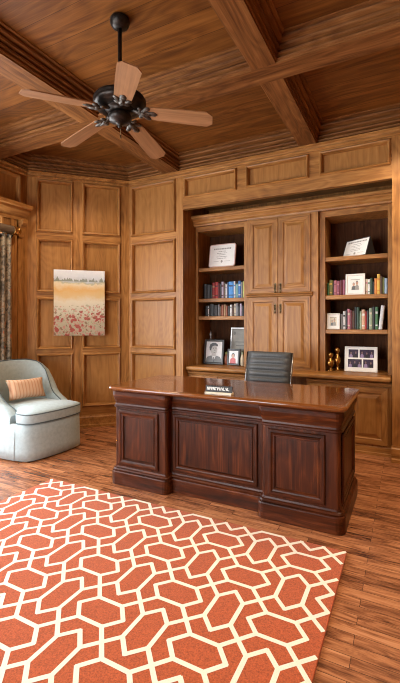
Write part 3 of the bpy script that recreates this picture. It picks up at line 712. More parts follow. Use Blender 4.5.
def draw_collage(p, fr, a, b, c, d):
    base_sheet(p, fr, a, b, c, d, 0); w, h = c - a, d - b
    for i, (x0, x1) in enumerate(((0.08, 0.41), (0.46, 0.94))):
        for j, (y0, y1) in enumerate(((0.13, 0.50), (0.57, 0.94))):
            if j == 0: x0_, x1_ = ((0.06, 0.53), (0.58, 0.92))[i]
            else: x0_, x1_ = x0, x1
            poly(p, fr, [(a + x0_ * w, b + y0 * h), (a + x1_ * w, b + y0 * h), (a + x1_ * w, b + y1 * h), (a + x0_ * w, b + y1 * h)], NP + .0003, 1)
            n = 3 if x1_ - x0_ > .4 else 2
            for k in range(n):
                pw = (x1_ - x0_) / n * .85; pc = x0_ + (x1_ - x0_) * (k + .5) / n
                person(p, fr, a + pc * w, b + y0 * h, pw * w, (y1 - y0) * h * (0.78 + .1 * ((k + i) % 2)), (2, 4, 2)[k], 3, 4)
def draw_plaque(p, fr, a, b, c, d):
    base_sheet(p, fr, a, b, c, d, 0); w, h = c - a, d - b
    for cx, cy in ((.14, .88), (.86, .88)): poly(p, fr, [(a + x * w, b + y * h) for x, y in ell(cx, cy, .07, .055, 12)], NP + .0004, 1)
    for k in range(4):
        poly(p, fr, [(a + (.20 + .05 * k) * w, b + (.60 - .11 * k) * h), (a + (.80 - .03 * k) * w, b + (.60 - .11 * k) * h), (a + (.80 - .03 * k) * w, b + (.63 - .11 * k) * h), (a + (.20 + .05 * k) * w, b + (.63 - .11 * k) * h)], NP + .0004, 1)

# left bookcase
def certificate_round(t_loc):
    t = thing('certificate', 'pale certificate plaque with rounded corners on the top shelf of the left bookcase', 'certificate', t_loc, 0, local=True)
    fr = tilt_frame(0.16, 0.02); w, h = 0.348, 0.290
    def rr(ins, n, r=0.03):
        row = []; q = max(r - ins, 0.004)
        for cx, cy, a0 in ((w / 2 - r, r, -90), (w / 2 - r, h - r, 0), (-w / 2 + r, h - r, 90), (-w / 2 + r, r, 180)):
            for k in range(6): a = R(a0 + 18 * k); row.append(fr(cx + q * cos(a), cy + q * sin(a), n))
        return row
    f = MB(); f.loops([rr(0, -0.02), rr(0, -0.003), rr(0.003, 0), rr(0.014, 0.0)], 0, False, True, True, True); f.build('plaque', [rose_f], t, keep=True)
    p = MB(); p.face(rr(0.012, 0.0006), 0); base = p
    draw2 = MB(); draw_lines(draw2, lambda u, v, n: fr(u, v, n - NP + 0.0008), -w / 2 + .03, .03, w / 2 - .03, h - .03)
    draw2.f = draw2.f[1:]; draw2.m = draw2.m[1:]; draw2.s = draw2.s[1:]
    i = len(p.v); p.v += draw2.v; p.f += [tuple(x + i for x in q) for q in draw2.f]; p.m += draw2.m; p.s += draw2.s
    p.build('sheet', [white_p, ink], t, keep=True, fixn=False)
certificate_round((-2.005, 4.425, LS[0] + 0.0006))
picture('photo_frame', 'black framed black and white portrait of a person in a suit', 'picture frame', (-2.130, 4.455, Zc), 0.262, 0.305, 0.026, black, 0.14, R(2), [photo_bg, photo_dk, photo_md, photo_sk], draw_portrait)
picture('photo_frame', 'small dark framed photo of a person in red in front of the silver plaque', 'picture frame', (-1.868, 4.455, Zc), 0.162, 0.196, 0.022, black, 0.14, R(-3), [photo_bg, red, skin, photo_dk], draw_red)
picture('plaque', 'grey silver award plaque leaning on the back of the left bookcase behind small photos', 'plaque', (-1.845, 4.60, Zc), 0.255, 0.455, 0.024, pewter, 0.10, 0, [silver, silver_d], draw_plaque, easel=False)
v = MB(); v.lathe([(0.045, 0), (0.046, 0.006), (0.03, 0.014), (0.012, 0.03), (0.010, 0.10), (0.016, 0.115), (0.010, 0.13), (0.009, 0.27), (0.016, 0.285), (0.02, 0.30), (0.011, 0.315), (0.008, 0.335), (0.016, 0.352), (0.017, 0.372), (0.010, 0.392), (0.004, 0.410), (0.001, 0.415)], (-2.232, 4.60, Zc + 0.0006), 16)
tag(v.build('finial', [pewter]), 'slender pewter finial rising behind the black framed portrait', 'ornament')
def little_vase(name, label, loc, prof, ms, cat='ornament'):
    t = thing(name, label, cat, (loc[0], loc[1], loc[2] + 0.0006), local=True)
    v = MB(); v.lathe(prof, (0, 0, 0), 16); v.build('body', [ms[0]], t, keep=True)
    zt = prof[-1][1]; c = MB(); c.lathe([(prof[-1][0] * 1.0, zt), (prof[-1][0] * 1.25, zt + 0.006), (prof[-1][0] * 1.1, zt + 0.02), (0.004, zt + 0.034)], (0, 0, 0), 14); c.build('lid', [ms[1]], t, keep=True)
little_vase('jar', 'small rust coloured lidded jar between the portrait and the red photo', (-1.976, 4.52, Zc), [(0.022, 0), (0.026, 0.005), (0.032, 0.05), (0.030, 0.09), (0.018, 0.115), (0.017, 0.125)], (BM['rust'], BM['olive']))
little_vase('jar', 'small ivory lidded jar at the right of the red photo', (-1.748, 4.47, Zc), [(0.018, 0), (0.022, 0.005), (0.026, 0.05), (0.024, 0.10), (0.014, 0.125), (0.013, 0.135)], (BM['ivory'], BM['sage']))

# right bookcase
t = picture('certificate', 'white certificate in a thin black frame tilted on the top shelf of the right bookcase', 'certificate', (-0.512, 4.492, RS[0]), 0.315, 0.205, 0.006, black, 0.34, R(-36), [white_p, ink], draw_lines, th=0.012, wedge=True)
picture('photo_frame', 'wide white frame with a small grey picture among books in the right bookcase', 'picture frame', (-0.490, 4.455, RS[1]), 0.190, 0.222, 0.022, white_f, 0.08, 0, [white_p, white_f, photo_md, skin, ink], draw_sketch)
picture('photo_frame', 'small white framed picture at the left end of the lowest shelf', 'picture frame', (-0.708, 4.44, RS[2]), 0.132, 0.170, 0.014, white_f, 0.08, 0, [white_p, cream, photo_md, skin, ink], draw_sketch)
picture('photo_frame', 'white collage frame holding four dark photos on the right counter', 'picture frame', (-0.435, 4.455, Zc), 0.318, 0.262, 0.016, white_f, 0.16, R(3), [white_p, purple, lilac, skin_d, photo_dk], draw_collage)
def brass_vase(label, loc, h, s):
    pr = [(0.028, 0), (0.030, 0.02), (0.020, 0.06), (0.012, 0.14), (0.016, 0.22), (0.026, 0.32), (0.030, 0.42), (0.026, 0.54), (0.014, 0.66), (0.011, 0.74), (0.018, 0.80), (0.022, 0.88), (0.018, 0.96), (0.012, 1.0)]
    v = MB(); v.lathe([(r * s, z * h) for r, z in pr], (loc[0], loc[1], loc[2] + 0.0006), 20); return tag(v.build('candlestick', [brass]), label, 'candlestick', 'brass candlesticks on the counter')
brass_vase('shorter brass candlestick, front left of the pair on the right counter', (-0.735, 4.44, Zc), 0.195, 1.45)
brass_vase('taller brass candlestick beside the white collage frame', (-0.672, 4.50, Zc), 0.250, 1.45)

# ------------------------------------------------------------------ desk
DX0, DX1, DY0, DY1 = -2.076, -0.362, 2.530, 3.200
IX0, IX1, CY = -1.592, -0.856, 2.600
def loop_poly(pts, off, r, z, seg=4):
    """counter-clockwise polygon offset outward by off with rounded convex corners"""
    n = len(pts); q = inset(pts, [-off] * n); out = []
    for i in range(n):
        p0, p, p1 = Vector(q[i - 1]), Vector(q[i]), Vector(q[(i + 1) % n])
        a, b = (p0 - p).normalized(), (p1 - p).normalized()
        cross = (p - p0).x * (p1 - p).y - (p - p0).y * (p1 - p).x
        rr = max(0.004, (r + off) if cross > 0 else max(0.004, 0.018 - off * 0.5))
        A, B = p + a * rr, p + b * rr; cen = p + a * rr + b * rr
        for k in range(seg + 1):
            t = pi / 2 * k / seg
            v = cen - b * rr * cos(t) - a * rr * sin(t) if True else p
            out.append((v.x, v.y, z))
    return out
body_poly = [(DX0, DY0), (IX0, DY0), (IX0, CY), (IX1, CY), (IX1, DY0), (DX1, DY0), (DX1, DY1), (IX1, DY1), (IX1, CY + 0.12), (IX0, CY + 0.12), (IX0, DY1), (DX0, DY1)]
frieze_poly = [(DX0, DY0), (IX0, DY0), (IX0, CY), (IX1, CY), (IX1, DY0), (DX1, DY0), (DX1, DY1), (DX0, DY1)]
dk = thing('desk', 'dark mahogany executive desk with panelled pedestals and a polished top', 'desk', (-1.206, 2.87, 0))
def swept(name, pl, prof, mats, r=0.022, lab=None):
    m = MB(); rows = [loop_poly(pl, o, r, z) for o, z in prof]
    def mf(a, k):
        p, q = rows[0][k], rows[0][(k + 1) % len(rows[0])]
        return 0
    m.loops(rows, 0, False, True, True, True, mf=mf); o = m.build(name, mats, dk)
    for pgon in o.data.polygons: pgon.use_smooth = False
    return o
swept('plinth', body_poly, [(0.028, 0.0), (0.030, 0.004), (0.030, 0.098), (0.027, 0.104), (0.020, 0.106), (0.022, 0.116), (0.016, 0.124), (0.006, 0.128), (0.003, 0.140), (-0.004, 0.142)], [mahX])
swept('body', body_poly, [(0.0, 0.135), (0.0, 0.605)], [mahZ])
swept('frieze', frieze_poly, [(-0.004, 0.600), (0.006, 0.602), (0.014, 0.608), (0.014, 0.618), (0.006, 0.624), (0.004, 0.636), (0.008, 0.655), (0.020, 0.680), (0.026, 0.700), (0.027, 0.726), (0.020, 0.738), (0.0, 0.742)], [mahX])
tp = MB(); rounded_slab(tp, -2.116, 2.465, -0.318, 3.252, [(0.030, 0.738), (0.016, 0.740), (0.012, 0.746), (0.003, 0.750), (0.0, 0.756), (0.0, 0.762), (0.003, 0.769), (0.010, 0.774), (0.020, 0.7755)], 0.055, 0, 8)
tp.build('desktop', [mahT], dk)['label'] = 'polished red brown desktop with rounded moulded edge'
# raised panels
PP = [(0.0, -0.002), (0.0, 0.006), (0.006, 0.010), (0.020, 0.010), (0.026, 0.004), (0.034, 0.002), (0.036, 0.007), (0.044, 0.007), (0.050, -0.004), (0.054, -0.004)]
for (u0, u1, Y) in ((-2.032, -1.664, DY0), (-0.810, -0.450, DY0), (-1.574, -0.906, CY)):
    p = MB(); z0, z1 = (0.158, 0.585)
    p.panel(FY(Y), u0, z0, u1, z1, [(i, h + 0.005) for i, h in PP], 0, 1, 2); p.build('front_panel', [mahX, mahZ, mahZ], dk, fixn=False)
for X, fr in ((DX1, FX(DX1)), (DX0, lambda u, v, n: (DX0 - n, u, v))):
    p = MB(); p.panel(fr, 2.590, 0.158, 3.150, 0.585, [(i, h + 0.005) for i, h in PP], 0, 1, 2); p.build('side_panel', [mahY, mahZ, mahZ], dk, fixn=False)
lk = MB(); lk.lathe([(0.0, -0.006), (0.006, -0.005), (0.008, 0.0)], (-2.054, DY0, 0.335), 10, axis='Y'); lk.build('keyhole_plate', [brass], dk)

# nameplate
npl = thing('nameplate', 'small dark nameplate with pale lettering at the front of the desktop', 'nameplate', (-1.165, 2.535, 0.7757), R(4), local=True)
b = MB(); b.loops([[(x, y, z) for y, z in ((-0.028, 0), (0.028, 0), (0.028, 0.014), (-0.028, 0.014))] for x in (-0.098, 0.098)], 0, False, True, True, True); b.build('base', [cream], npl, keep=True, bevel=0.002)
frn = tilt_frame(0.30, 0.006); frp = lambda u, v, n: (lambda q: (q[0], q[1] - 0.012, q[2] + 0.0142))(frn(u, v, n))
b = MB(); b.panel(frp, -0.098, 0, 0.098, 0.044, [(0, -0.006), (0, 0), (0.002, 0.0006)], 0, 0, 0); b.face([frp(-0.098, 0, -0.006), frp(0.098, 0, -0.006), frp(0.098, 0.044, -0.006), frp(-0.098, 0.044, -0.006)], 0); b.build('plate', [black], npl, keep=True)
b = MB()
def stroke(pts, r=0.0016):
    for (u, v), (u2, v2) in zip(pts, pts[1:]):
        d = Vector((u2 - u, v2 - v)); nrm = Vector((-d.y, d.x)).normalized() * r; d = d.normalized() * r
        b.face([frp(u - d.x + nrm.x, v - d.y + nrm.y, 0.0012), frp(u - d.x - nrm.x, v - d.y - nrm.y, 0.0012), frp(u2 + d.x - nrm.x, v2 + d.y - nrm.y, 0.0012), frp(u2 + d.x + nrm.x, v2 + d.y + nrm.y, 0.0012)], 0)
rl = random.Random(3)      # worn, unreadable capitals: two groups of letter-like strokes
for x0, n in ((-0.086, 6), (0.006, 5)):
    for k in range(n):
        x = x0 + k * 0.0148; a, c = 0.013, 0.031; wd_ = 0.0095
        kind = rl.choice('LNTHV')
        if kind == 'L': stroke([(x, c), (x, a), (x + wd_, a)])
        elif kind == 'N': stroke([(x, a), (x, c), (x + wd_, a), (x + wd_, c)])
        elif kind == 'T': stroke([(x, c), (x + wd_, c)]); stroke([(x + wd_ / 2, c), (x + wd_ / 2, a)])
        elif kind == 'H': stroke([(x, a), (x, c)]); stroke([(x + wd_, a), (x + wd_, c)]); stroke([(x, (a + c) / 2), (x + wd_, (a + c) / 2)])
        else: stroke([(x, c), (x + wd_ / 2, a), (x + wd_, c)])
b.build('lettering', [white_p], npl, keep=True, fixn=False)

# ------------------------------------------------------------------ desk chair
ch = thing('office_chair', 'black ribbed leather office chair pushed in behind the desk', 'chair', (-1.178, 3.44, 0), R(-2), local=True)
def ribbed(name, pts, W, th, ribs, mat):
    """upholstered sling: cross ribs along a path of (y, z)"""
    m = MB(); P = [Vector(p) for p in pts]
    L = [0.0]
    for a, c in zip(P, P[1:]): L.append(L[-1] + (c - a).length)
    nseg = ribs * 6; front, back = [], []
    for k in range(nseg + 1):
        s_ = L[-1] * k / nseg; i = max(j for j in range(len(L)) if L[j] <= s_ + 1e-9); i = min(i, len(P) - 2)
        t = (s_ - L[i]) / (L[i + 1] - L[i]); p = P[i].lerp(P[i + 1], t); d = (P[i + 1] - P[i]).normalized(); nn = Vector((-d.y, d.x))
        bulge = 0.018 * abs(sin(pi * ribs * k / nseg)) ** 0.5
        row = []
        for e in range(9):
            x = -W / 2 + W * e / 8; ed = (1 - abs(2 * e / 8 - 1) ** 6); o_ = th * 0.5 * (0.35 + 0.65 * ed) + bulge * ed
            q = p + nn * o_; row.append((x, q.x, q.y))
        for e in range(8, -1, -1):
            x = -W / 2 + W * e / 8; ed = (1 - abs(2 * e / 8 - 1) ** 6); o_ = th * 0.5 * (0.35 + 0.65 * ed) + bulge * ed * 0.6
            q = p - nn * o_; row.append((x, q.x, q.y))
        front.append(row)
    m.loops(front, 0, True, True, True, True); return m.build(name, [mat], ch, keep=True)
ribbed('backrest', [(0.140, 0.470), (0.165, 0.60), (0.190, 0.74), (0.215, 0.87), (0.245, 0.995)], 0.425, 0.034, 9, leather)
ribbed('seat', [(-0.26, 0.435), (-0.24, 0.462), (-0.10, 0.462), (0.05, 0.455), (0.135, 0.452)], 0.46, 0.040, 8, leather)
for sx in (-1, 1):
    m = MB(); m.tube([(sx * 0.222, -0.24, 0.435), (sx * 0.222, 0.0, 0.430), (sx * 0.222, 0.13, 0.440), (sx * 0.222, 0.16, 0.50), (sx * 0.222, 0.19, 0.70), (sx * 0.222, 0.25, 0.99)], 0.010, 8); m.build('side_rail', [steel], ch, keep=True)
m = MB(); m.lathe([(0.030, 0.10), (0.030, 0.24), (0.020, 0.245), (0.020, 0.40), (0.07, 0.41), (0.07, 0.428)], (0, 0, 0), 16); m.build('column', [steel], ch, keep=True)
for k in range(5):
    a = 2 * pi * k / 5 + 0.3; l = MB(); l.tube([(0.02 * cos(a), 0.02 * sin(a), 0.115), (0.15 * cos(a), 0.15 * sin(a), 0.10), (0.29 * cos(a), 0.29 * sin(a), 0.075)], [0.026, 0.020, 0.014], 8); lo = l.build('leg', [steel], ch, keep=True)
    c_ = MB(); cx, cy = 0.29 * cos(a), 0.29 * sin(a); c_.lathe([(0.010, -0.022), (0.029, -0.020), (0.030, 0.0), (0.029, 0.020), (0.010, 0.022)], (cx, cy, 0.030), 14, axis='X'); c_.tube([(cx, cy, 0.03), (cx, cy, 0.08)], 0.008); co = c_.build('caster', [black], None, keep=True); co.parent = lo

# ------------------------------------------------------------------ armchair
ac = thing('armchair', 'pale blue grey slipcovered barrel armchair with dark piping by the window', 'armchair', (-3.045, 2.820, 0), R(-3), local=True)
def half_to_loop(h): return h + [(x, -y) for x, y in reversed(h) if abs(y) > 1e-6]
eb = lambda rx, ry, cx, n: [(cx - rx * (max(0, sin(pi / 2 * k / n)) ** 0.85), ry * (max(0, cos(pi / 2 * k / n)) ** 0.85)) for k in range(1, n + 1)]
sk = [(0.050, 0.0), (0.047, 0.10), (0.038, 0.20), (0.018, 0.275), (-0.015, 0.318), (-0.07, 0.338), (-0.15, 0.358), (-0.26, 0.374), (-0.36, 0.378)] + eb(0.335, 0.378, -0.37, 9)
sk[-1] = (sk[-1][0], 0.0); SKL = half_to_loop(sk)
def scaled(L, s, z, cx=-0.3): return [((x - cx) * s + cx, y * s, z) for x, y in L]
m = MB(); m.loops([scaled(SKL, 1.012, 0.012), scaled(SKL, 1.008, 0.10), scaled(SKL, 1.0, 0.22), scaled(SKL, 0.992, 0.325), scaled(SKL, 0.96, 0.340)], 0, True, True, True, True); m.build('skirt', [slip], ac, keep=True)
m = MB(); m.loops([scaled(SKL, 0.95, 0.0), scaled(SKL, 0.95, 0.02)], 0, False, True, True, True); m.build('base', [black], ac, keep=True)  # black inset slab standing in for the shadow line under the hem
for sy in (-1, 1):     # kick pleats at the front corners
    m = MB(); m.tube([(-0.135, sy * 0.356, 0.02), (-0.133, sy * 0.353, 0.18), (-0.131, sy * 0.348, 0.325)], [0.010, 0.007, 0.004], 6); m.build('pleat', [slip], ac, keep=True)
# arms and back in one sweep
cl = []
for k in range(6): cl.append((-0.195 - 0.225 * k / 5, -0.314 - 0.016 * k / 5))
for k in range(1, 16):
    a = -90 + 180 * k / 16; cl.append((-0.42 - 0.265 * abs(cos(R(a))) ** 0.85, 0.332 * (abs(sin(R(a))) ** 0.85) * (1 if a > 0 else -1)))
for k in range(5, -1, -1): cl.append((-0.195 - 0.225 * k / 5, 0.314 + 0.016 * k / 5))
sst = lambda t: (lambda u: u * u * (3 - 2 * u))(min(1, max(0, t)))
def interp(v, T):
    if v <= T[0][0]: return T[0][1]
    for (a, p), (b, q) in zip(T, T[1:]):
        if v <= b: return p + (q - p) * (v - a) / (b - a)
    return T[-1][1]
rows = []; pipe = []
for i, (x, y) in enumerate(cl):
    p0, p1 = Vector(cl[max(i - 1, 0)]), Vector(cl[min(i + 1, len(cl) - 1)]); t = (p1 - p0).normalized(); out = Vector((t.y, -t.x))    # outward normal
    if out.dot(Vector((x + 0.35, y))) < 0: out = -out
    zt = interp(-x, ((0.19, 0.405), (0.22, 0.445), (0.27, 0.470), (0.36, 0.508), (0.44, 0.580), (0.50, 0.690), (0.555, 0.790), (0.61, 0.850), (0.66, 0.876), (0.70, 0.884)))
    wbk = sst((-0.40 - x) / 0.2); sec = []
    for d, z in ((-0.056, 0.30), (-0.060, (0.30 + zt) / 2), (-0.058, zt - 0.022), (-0.046, zt - 0.005), (-0.005, zt), (0.030, zt - 0.006), (0.046, zt - 0.030), (0.048, (0.30 + zt) / 2), (0.044, 0.30)):
        lean = 0.13 * max(0, z - 0.42) * wbk + 0.05 * max(0, z - 0.42) * (1 - wbk)
        q = Vector((x, y)) + out * (d + lean * 1.0); sec.append((q.x, q.y, z))
    rows.append(sec); pipe.append(sec[3])
m = MB(); m.loops(rows, 0, True, False)
m.face(rows[0], 0, True); m.face(rows[-1], 0, True)
o = m.build('backrest', [slip], ac, keep=True)
m = MB(); m.tube([(rows[0][2][0] + 0.004, rows[0][2][1], 0.34)] + [(p[0], p[1], p[2] + 0.004) for p in pipe] + [(rows[-1][2][0] + 0.004, rows[-1][2][1], 0.34)], 0.0052, 6); m.build('piping', [piping], ac, keep=True)
cu = [(0.062, 0.0), (0.058, 0.10), (0.048, 0.20), (0.028, 0.280), (-0.012, 0.325), (-0.120, 0.338), (-0.170, 0.315), (-0.188, 0.268), (-0.28, 0.268), (-0.40, 0.262), (-0.52, 0.235), (-0.60, 0.15), (-0.622, 0.0)]
CUL = half_to_loop(cu); sc_ = lambda s, z: scaled(CUL, s, z, -0.25)
m = MB(); m.loops([sc_(0.95, 0.338), sc_(0.985, 0.344), sc_(1.0, 0.365), sc_(1.0, 0.415), sc_(0.985, 0.438), sc_(0.94, 0.450), sc_(0.75, 0.468), sc_(0.4, 0.476), sc_(0.05, 0.478)], 0, True, True, True, True)
cuo = m.build('seat_cushion', [slip], ac, keep=True)
for z, s in ((0.432, 0.995), (0.347, 0.993)):
    m = MB(); m.tube(sc_(s, z), 0.0055, 6, closed=True); q = m.build('piping', [piping], None, keep=True); q.parent = cuo

# lumbar pillow on the armchair
def pillow(w, h, d):
    m = MB(); n = 16; rows = []
    for i in range(n + 1):
        u = -1 + 2 * i / n; row = []
        for j in range(2 * n):
            a = 2 * pi * j / (2 * n); v = max(-1, min(1, 1.15 * cos(a))); sgn = 1 if sin(a) >= 0 else -1
            v = cos(a); prof = (max(0, 1 - v ** 4)) ** 0.6 * (max(0, 1 - u ** 4)) ** 0.6
            pin = 1 - 0.10 * (1 - abs(v)) * abs(u) ** 3; pin2 = 1 - 0.12 * (1 - abs(u)) * abs(v) ** 3
            row.append((sgn * d / 2 * prof, u * w / 2 * pin, v * h / 2 * pin2))
        rows.append(row)
    m.loops(rows, 0, True, True, True, True); return m
pl = pillow(0.40, 0.21, 0.12)
po = pl.build('throw_pillow', [pillowM], None, keep=True)
fa = R(-3)
def ac_world(f_, l_, z): return (-3.045 + f_ * cos(fa) - l_ * sin(fa), 2.820 + f_ * sin(fa) + l_ * cos(fa), z)
po.location = ac_world(-0.445, 0.0, 0.596); po.rotation_euler = (R(-1), R(-20), fa + R(-6))
tag(po, 'peach striped lumbar pillow on the seat of the pale armchair', 'pillow')

# ------------------------------------------------------------------ painting on the corner wall
PW, PH, PT = 0.588, 0.785, 0.035
pm = MB(); pm.panel(lambda u, v, n: (u, -n, v), -PW / 2, 0, PW / 2, PH, [(0, 0), (0, PT - 0.003), (0.003, PT)], 0, 0, 0)
pm.face([(-PW / 2, 0, 0), (PW / 2, 0, 0), (PW / 2, 0, PH), (-PW / 2, 0, PH)], 0)
pn = pm.build('painting', [painting_mat(PW, PH)], None, keep=True)
s0 = (-3.545 + 3.96) * k2
pn.location = (XL + s0 / k2 + 0.030 * 0.7071, 3.24 + s0 / k2 - 0.030 * 0.7071, 1.118); pn.rotation_euler = (0, 0, R(45))
tag(pn, 'unframed canvas of a red flower field hung on the corner wall', 'painting')

# ------------------------------------------------------------------ curtain and rod
cu_ = MB(); rows = []
Y0, Y1 = 2.585, 2.955
for zi in range(15):
    z = 0.015 + (2.235 - 0.015) * zi / 14; row = []
    for k in range(61):
        t = k / 60; pinch = 1 - 0.05 * (zi / 14) ** 4
        a = 2 * pi * 5 * t; row.append((-3.888 + 0.034 * sin(a) + 0.006 * sin(3 * a + z), Y1 - (Y1 - Y0) * t * pinch + 0.012 * cos(a), z))
    rows.append(row)
cu_.loops(rows, 0, True, False)
co = cu_.build('curtain', [curtainM]); so = co.modifiers.new('cloth', 'SOLIDIFY'); so.thickness = 0.004
tag(co, 'long floral patterned curtain hanging at the left window', 'curtain')
rd = thing('curtain_rod', 'thick grey brown wooden curtain rod with brass finial at the left window', 'curtain rod', (-3.86, 2.0, 2.29))
m = MB(); m.lathe([(0.046, 0.72), (0.046, 2.965)], (-3.86, 0, 2.29), 16, axis='Y'); m.build('pole', [rodM], rd)
m = MB(); m.lathe([(0.046, 2.965), (0.050, 2.97), (0.050, 2.982), (0.022, 2.988), (0.022, 2.996), (0.044, 3.008), (0.050, 3.030), (0.038, 3.052), (0.012, 3.064)], (-3.86, 0, 2.29), 16, axis='Y'); m.build('finial', [brass], rd)
m = MB(); m.box(-3.955, 2.968, 2.15, -3.94, 2.990, 2.33); m.tube([(-3.945, 2.979, 2.19), (-3.90, 2.979, 2.22), (-3.865, 2.979, 2.258)], 0.010, 8); m.build('bracket', [bronze], rd)

# ------------------------------------------------------------------ rug
RX1, RY1, RX0, RY0 = -0.298, 2.335, -2.56, -0.90
rg = MB()
rounded_slab(rg, RX0, RY0, RX1, RY1, [(0.0, 0.0005), (0.0, 0.008), (0.003, 0.010)], 0.008, 0, 3)
p_ = 0.258; px_ = 0.237; kx = px_ / p_; hx0, hy0 = -0.482, 2.130; lw = 0.0100; zt = 0.0105
def clip(a, c):
    (x0, y0), (x1, y1) = a, c; t0, t1 = 0.0, 1.0; dx, dy = x1 - x0, y1 - y0
    for p, q in ((-dx, x0 - RX0 - 0.012), (dx, RX1 - 0.012 - x0), (-dy, y0 - RY0 - 0.012), (dy, RY1 - 0.012 - y0)):
        if abs(p) < 1e-9:
            if q < 0: return None
        else:
            r = q / p
            if p < 0: t0 = max(t0, r)
            else: t1 = min(t1, r)
    return None if t0 >= t1 else ((x0 + t0 * dx, y0 + t0 * dy), (x0 + t1 * dx, y0 + t1 * dy))
nst = [0]
def strip(a, c):
    q = clip(a, c)
    if not q: return
    nst[0] += 1; zt = 0.0104 + (nst[0] % 23) * 0.00004
    (x0, y0), (x1, y1) = q; d = Vector((x1 - x0, y1 - y0)); 
    if d.length < 1e-4: return
    d.normalize(); n = Vector((-d.y, d.x)) * lw; e = d * lw * 0.55
    rg.face([(x0 - e.x + n.x, y0 - e.y + n.y, zt), (x0 - e.x - n.x, y0 - e.y - n.y, zt), (x1 + e.x - n.x, y1 + e.y - n.y, zt), (x1 + e.x + n.x, y1 + e.y + n.y, zt)], 1)
for i in range(-13, 4):
    for j in range(-13, 3):
        cx, cy = hx0 + i * px_, hy0 + j * p_; H = (i + j) % 2 == 0
        hx = [(x, y) for x, y in ((-0.134, 0), (-0.070, 0.067), (0.070, 0.067), (0.134, 0), (0.070, -0.067), (-0.070, -0.067))]
        if not H: hx = [(y, x) for x, y in hx]
        for a, c in zip(hx, hx[1:] + hx[:1]): strip((cx + a[0] * kx, cy + a[1]), (cx + c[0] * kx, cy + c[1]))
        for sx in (-1, 1):
            for sy in (-1, 1):
                v = (0.070 * sx, 0.067 * sy) if H else (0.067 * sx, 0.070 * sy)
                strip((cx + v[0] * kx, cy + v[1]), (cx + sx * px_ / 2, cy + sy * p_ / 2))
tag(rg.build('rug', [rugR, rugC]), 'terracotta area rug with cream hexagon trellis pattern in front of the desk', 'rug')

# ------------------------------------------------------------------ ceiling fan
FXc, FYc, FZc = -1.620, 2.021, 2.617
fan = thing('ceiling_fan', 'five blade ceiling fan with aged bronze motor hanging from the coffered ceiling', 'ceiling fan', (FXc, FYc, 2.50), 0, local=True)
zz = lambda z: z - 2.50
m = MB(); m.lathe([(0.018, zz(3.128)), (0.034, zz(3.133)), (0.052, zz(3.148)), (0.062, zz(3.168)), (0.063, zz(3.186)), (0.055, zz(3.1995))], (0, 0, 0), 24); m.build('canopy', [bronze], fan, keep=True)
m = MB(); m.lathe([(0.013, zz(2.76)), (0.013, zz(3.14))], (0, 0, 0), 12); m.build('downrod', [bronze], fan, keep=True)
m = MB(); m.lathe([(0.10, zz(2.618)), (0.140, zz(2.624)), (0.158, zz(2.638)), (0.166, zz(2.655)), (0.160, zz(2.668)), (0.166, zz(2.674)), (0.158, zz(2.688)), (0.130, zz(2.704)), (0.075, zz(2.716)), (0.042, zz(2.726)), (0.034, zz(2.752)), (0.018, zz(2.77))], (0, 0, 0), 32); m.build('motor_housing', [bronze], fan, keep=True)
m = MB(); m.lathe([(0.006, zz(2.505)), (0.014, zz(2.512)), (0.010, zz(2.522)), (0.030, zz(2.532)), (0.062, zz(2.545)), (0.075, zz(2.565)), (0.070, zz(2.590)), (0.055, zz(2.602)), (0.090, zz(2.615)), (0.10, zz(2.626))], (0, 0, 0), 24); m.build('switch_housing', [bronze], fan, keep=True)
m = MB(); m.tube([(0.03, -0.03, zz(2.535)), (0.03, -0.03, zz(2.44))], 0.0015, 5); m.lathe([(0.002, 0), (0.006, 0.006), (0.005, 0.018), (0.002, 0.024)], (0.03, -0.03, zz(2.418)), 8); m.build('pull_chain', [antique], fan, keep=True)
blade = MB()
outl = [(0.165, -0.046), (0.175, -0.052), (0.30, -0.058), (0.42, -0.062), (0.555, -0.064), (0.590, -0.036), (0.590, 0.036), (0.555, 0.064), (0.42, 0.062), (0.30, 0.058), (0.175, 0.052), (0.165, 0.046)]
blade.loops([[(x, y, 0.0035) for x, y in outl], [(x, y, -0.0035) for x, y in outl]], 0, False, True, True, True)
iron = MB()
iron.tube([(0.060, 0, 0.016), (0.10, 0, 0.004), (0.15, 0, -0.012), (0.20, 0, -0.010)], [0.016, 0.013, 0.012, 0.008], 8)
def leaf(cx, cy, a, L, W):
    rows = []
    for k in range(7):
        t = k / 6; wv = W * sin(pi * min(1, t * 0.92 + 0.04)) ** 0.7 * (1 + 0.25 * sin(9 * t)); d = (cos(a), sin(a)); n_ = (-sin(a), cos(a))
        rows.append([(cx + d[0] * L * t + n_[0] * wv * s_, cy + d[1] * L * t + n_[1] * wv * s_, -0.006 - 0.010 * (1 - s_ * s_) * sin(pi * t) ) for s_ in (-1, -0.5, 0, 0.5, 1)])
    iron.loops(rows, 0, True, False)
for a, L, W in ((0, 0.105, 0.024), (0.75, 0.080, 0.020), (-0.75, 0.080, 0.020), (1.7, 0.05, 0.016), (-1.7, 0.05, 0.016)): leaf(0.135, 0, a, L, W)
iron.lathe([(0.004, -0.024), (0.018, -0.020), (0.022, -0.012), (0.016, -0.004), (0.006, 0.0)], (0.150, 0, 0), 14)
b0 = blade.build('blade', [bladeM], fan, keep=True); i0 = iron.build('blade_iron', [patina], None, keep=True); i0.parent = b0
so = i0.modifiers.new('cast', 'SOLIDIFY'); so.thickness = 0.003
droop = atan2(0.0705, 0.585)
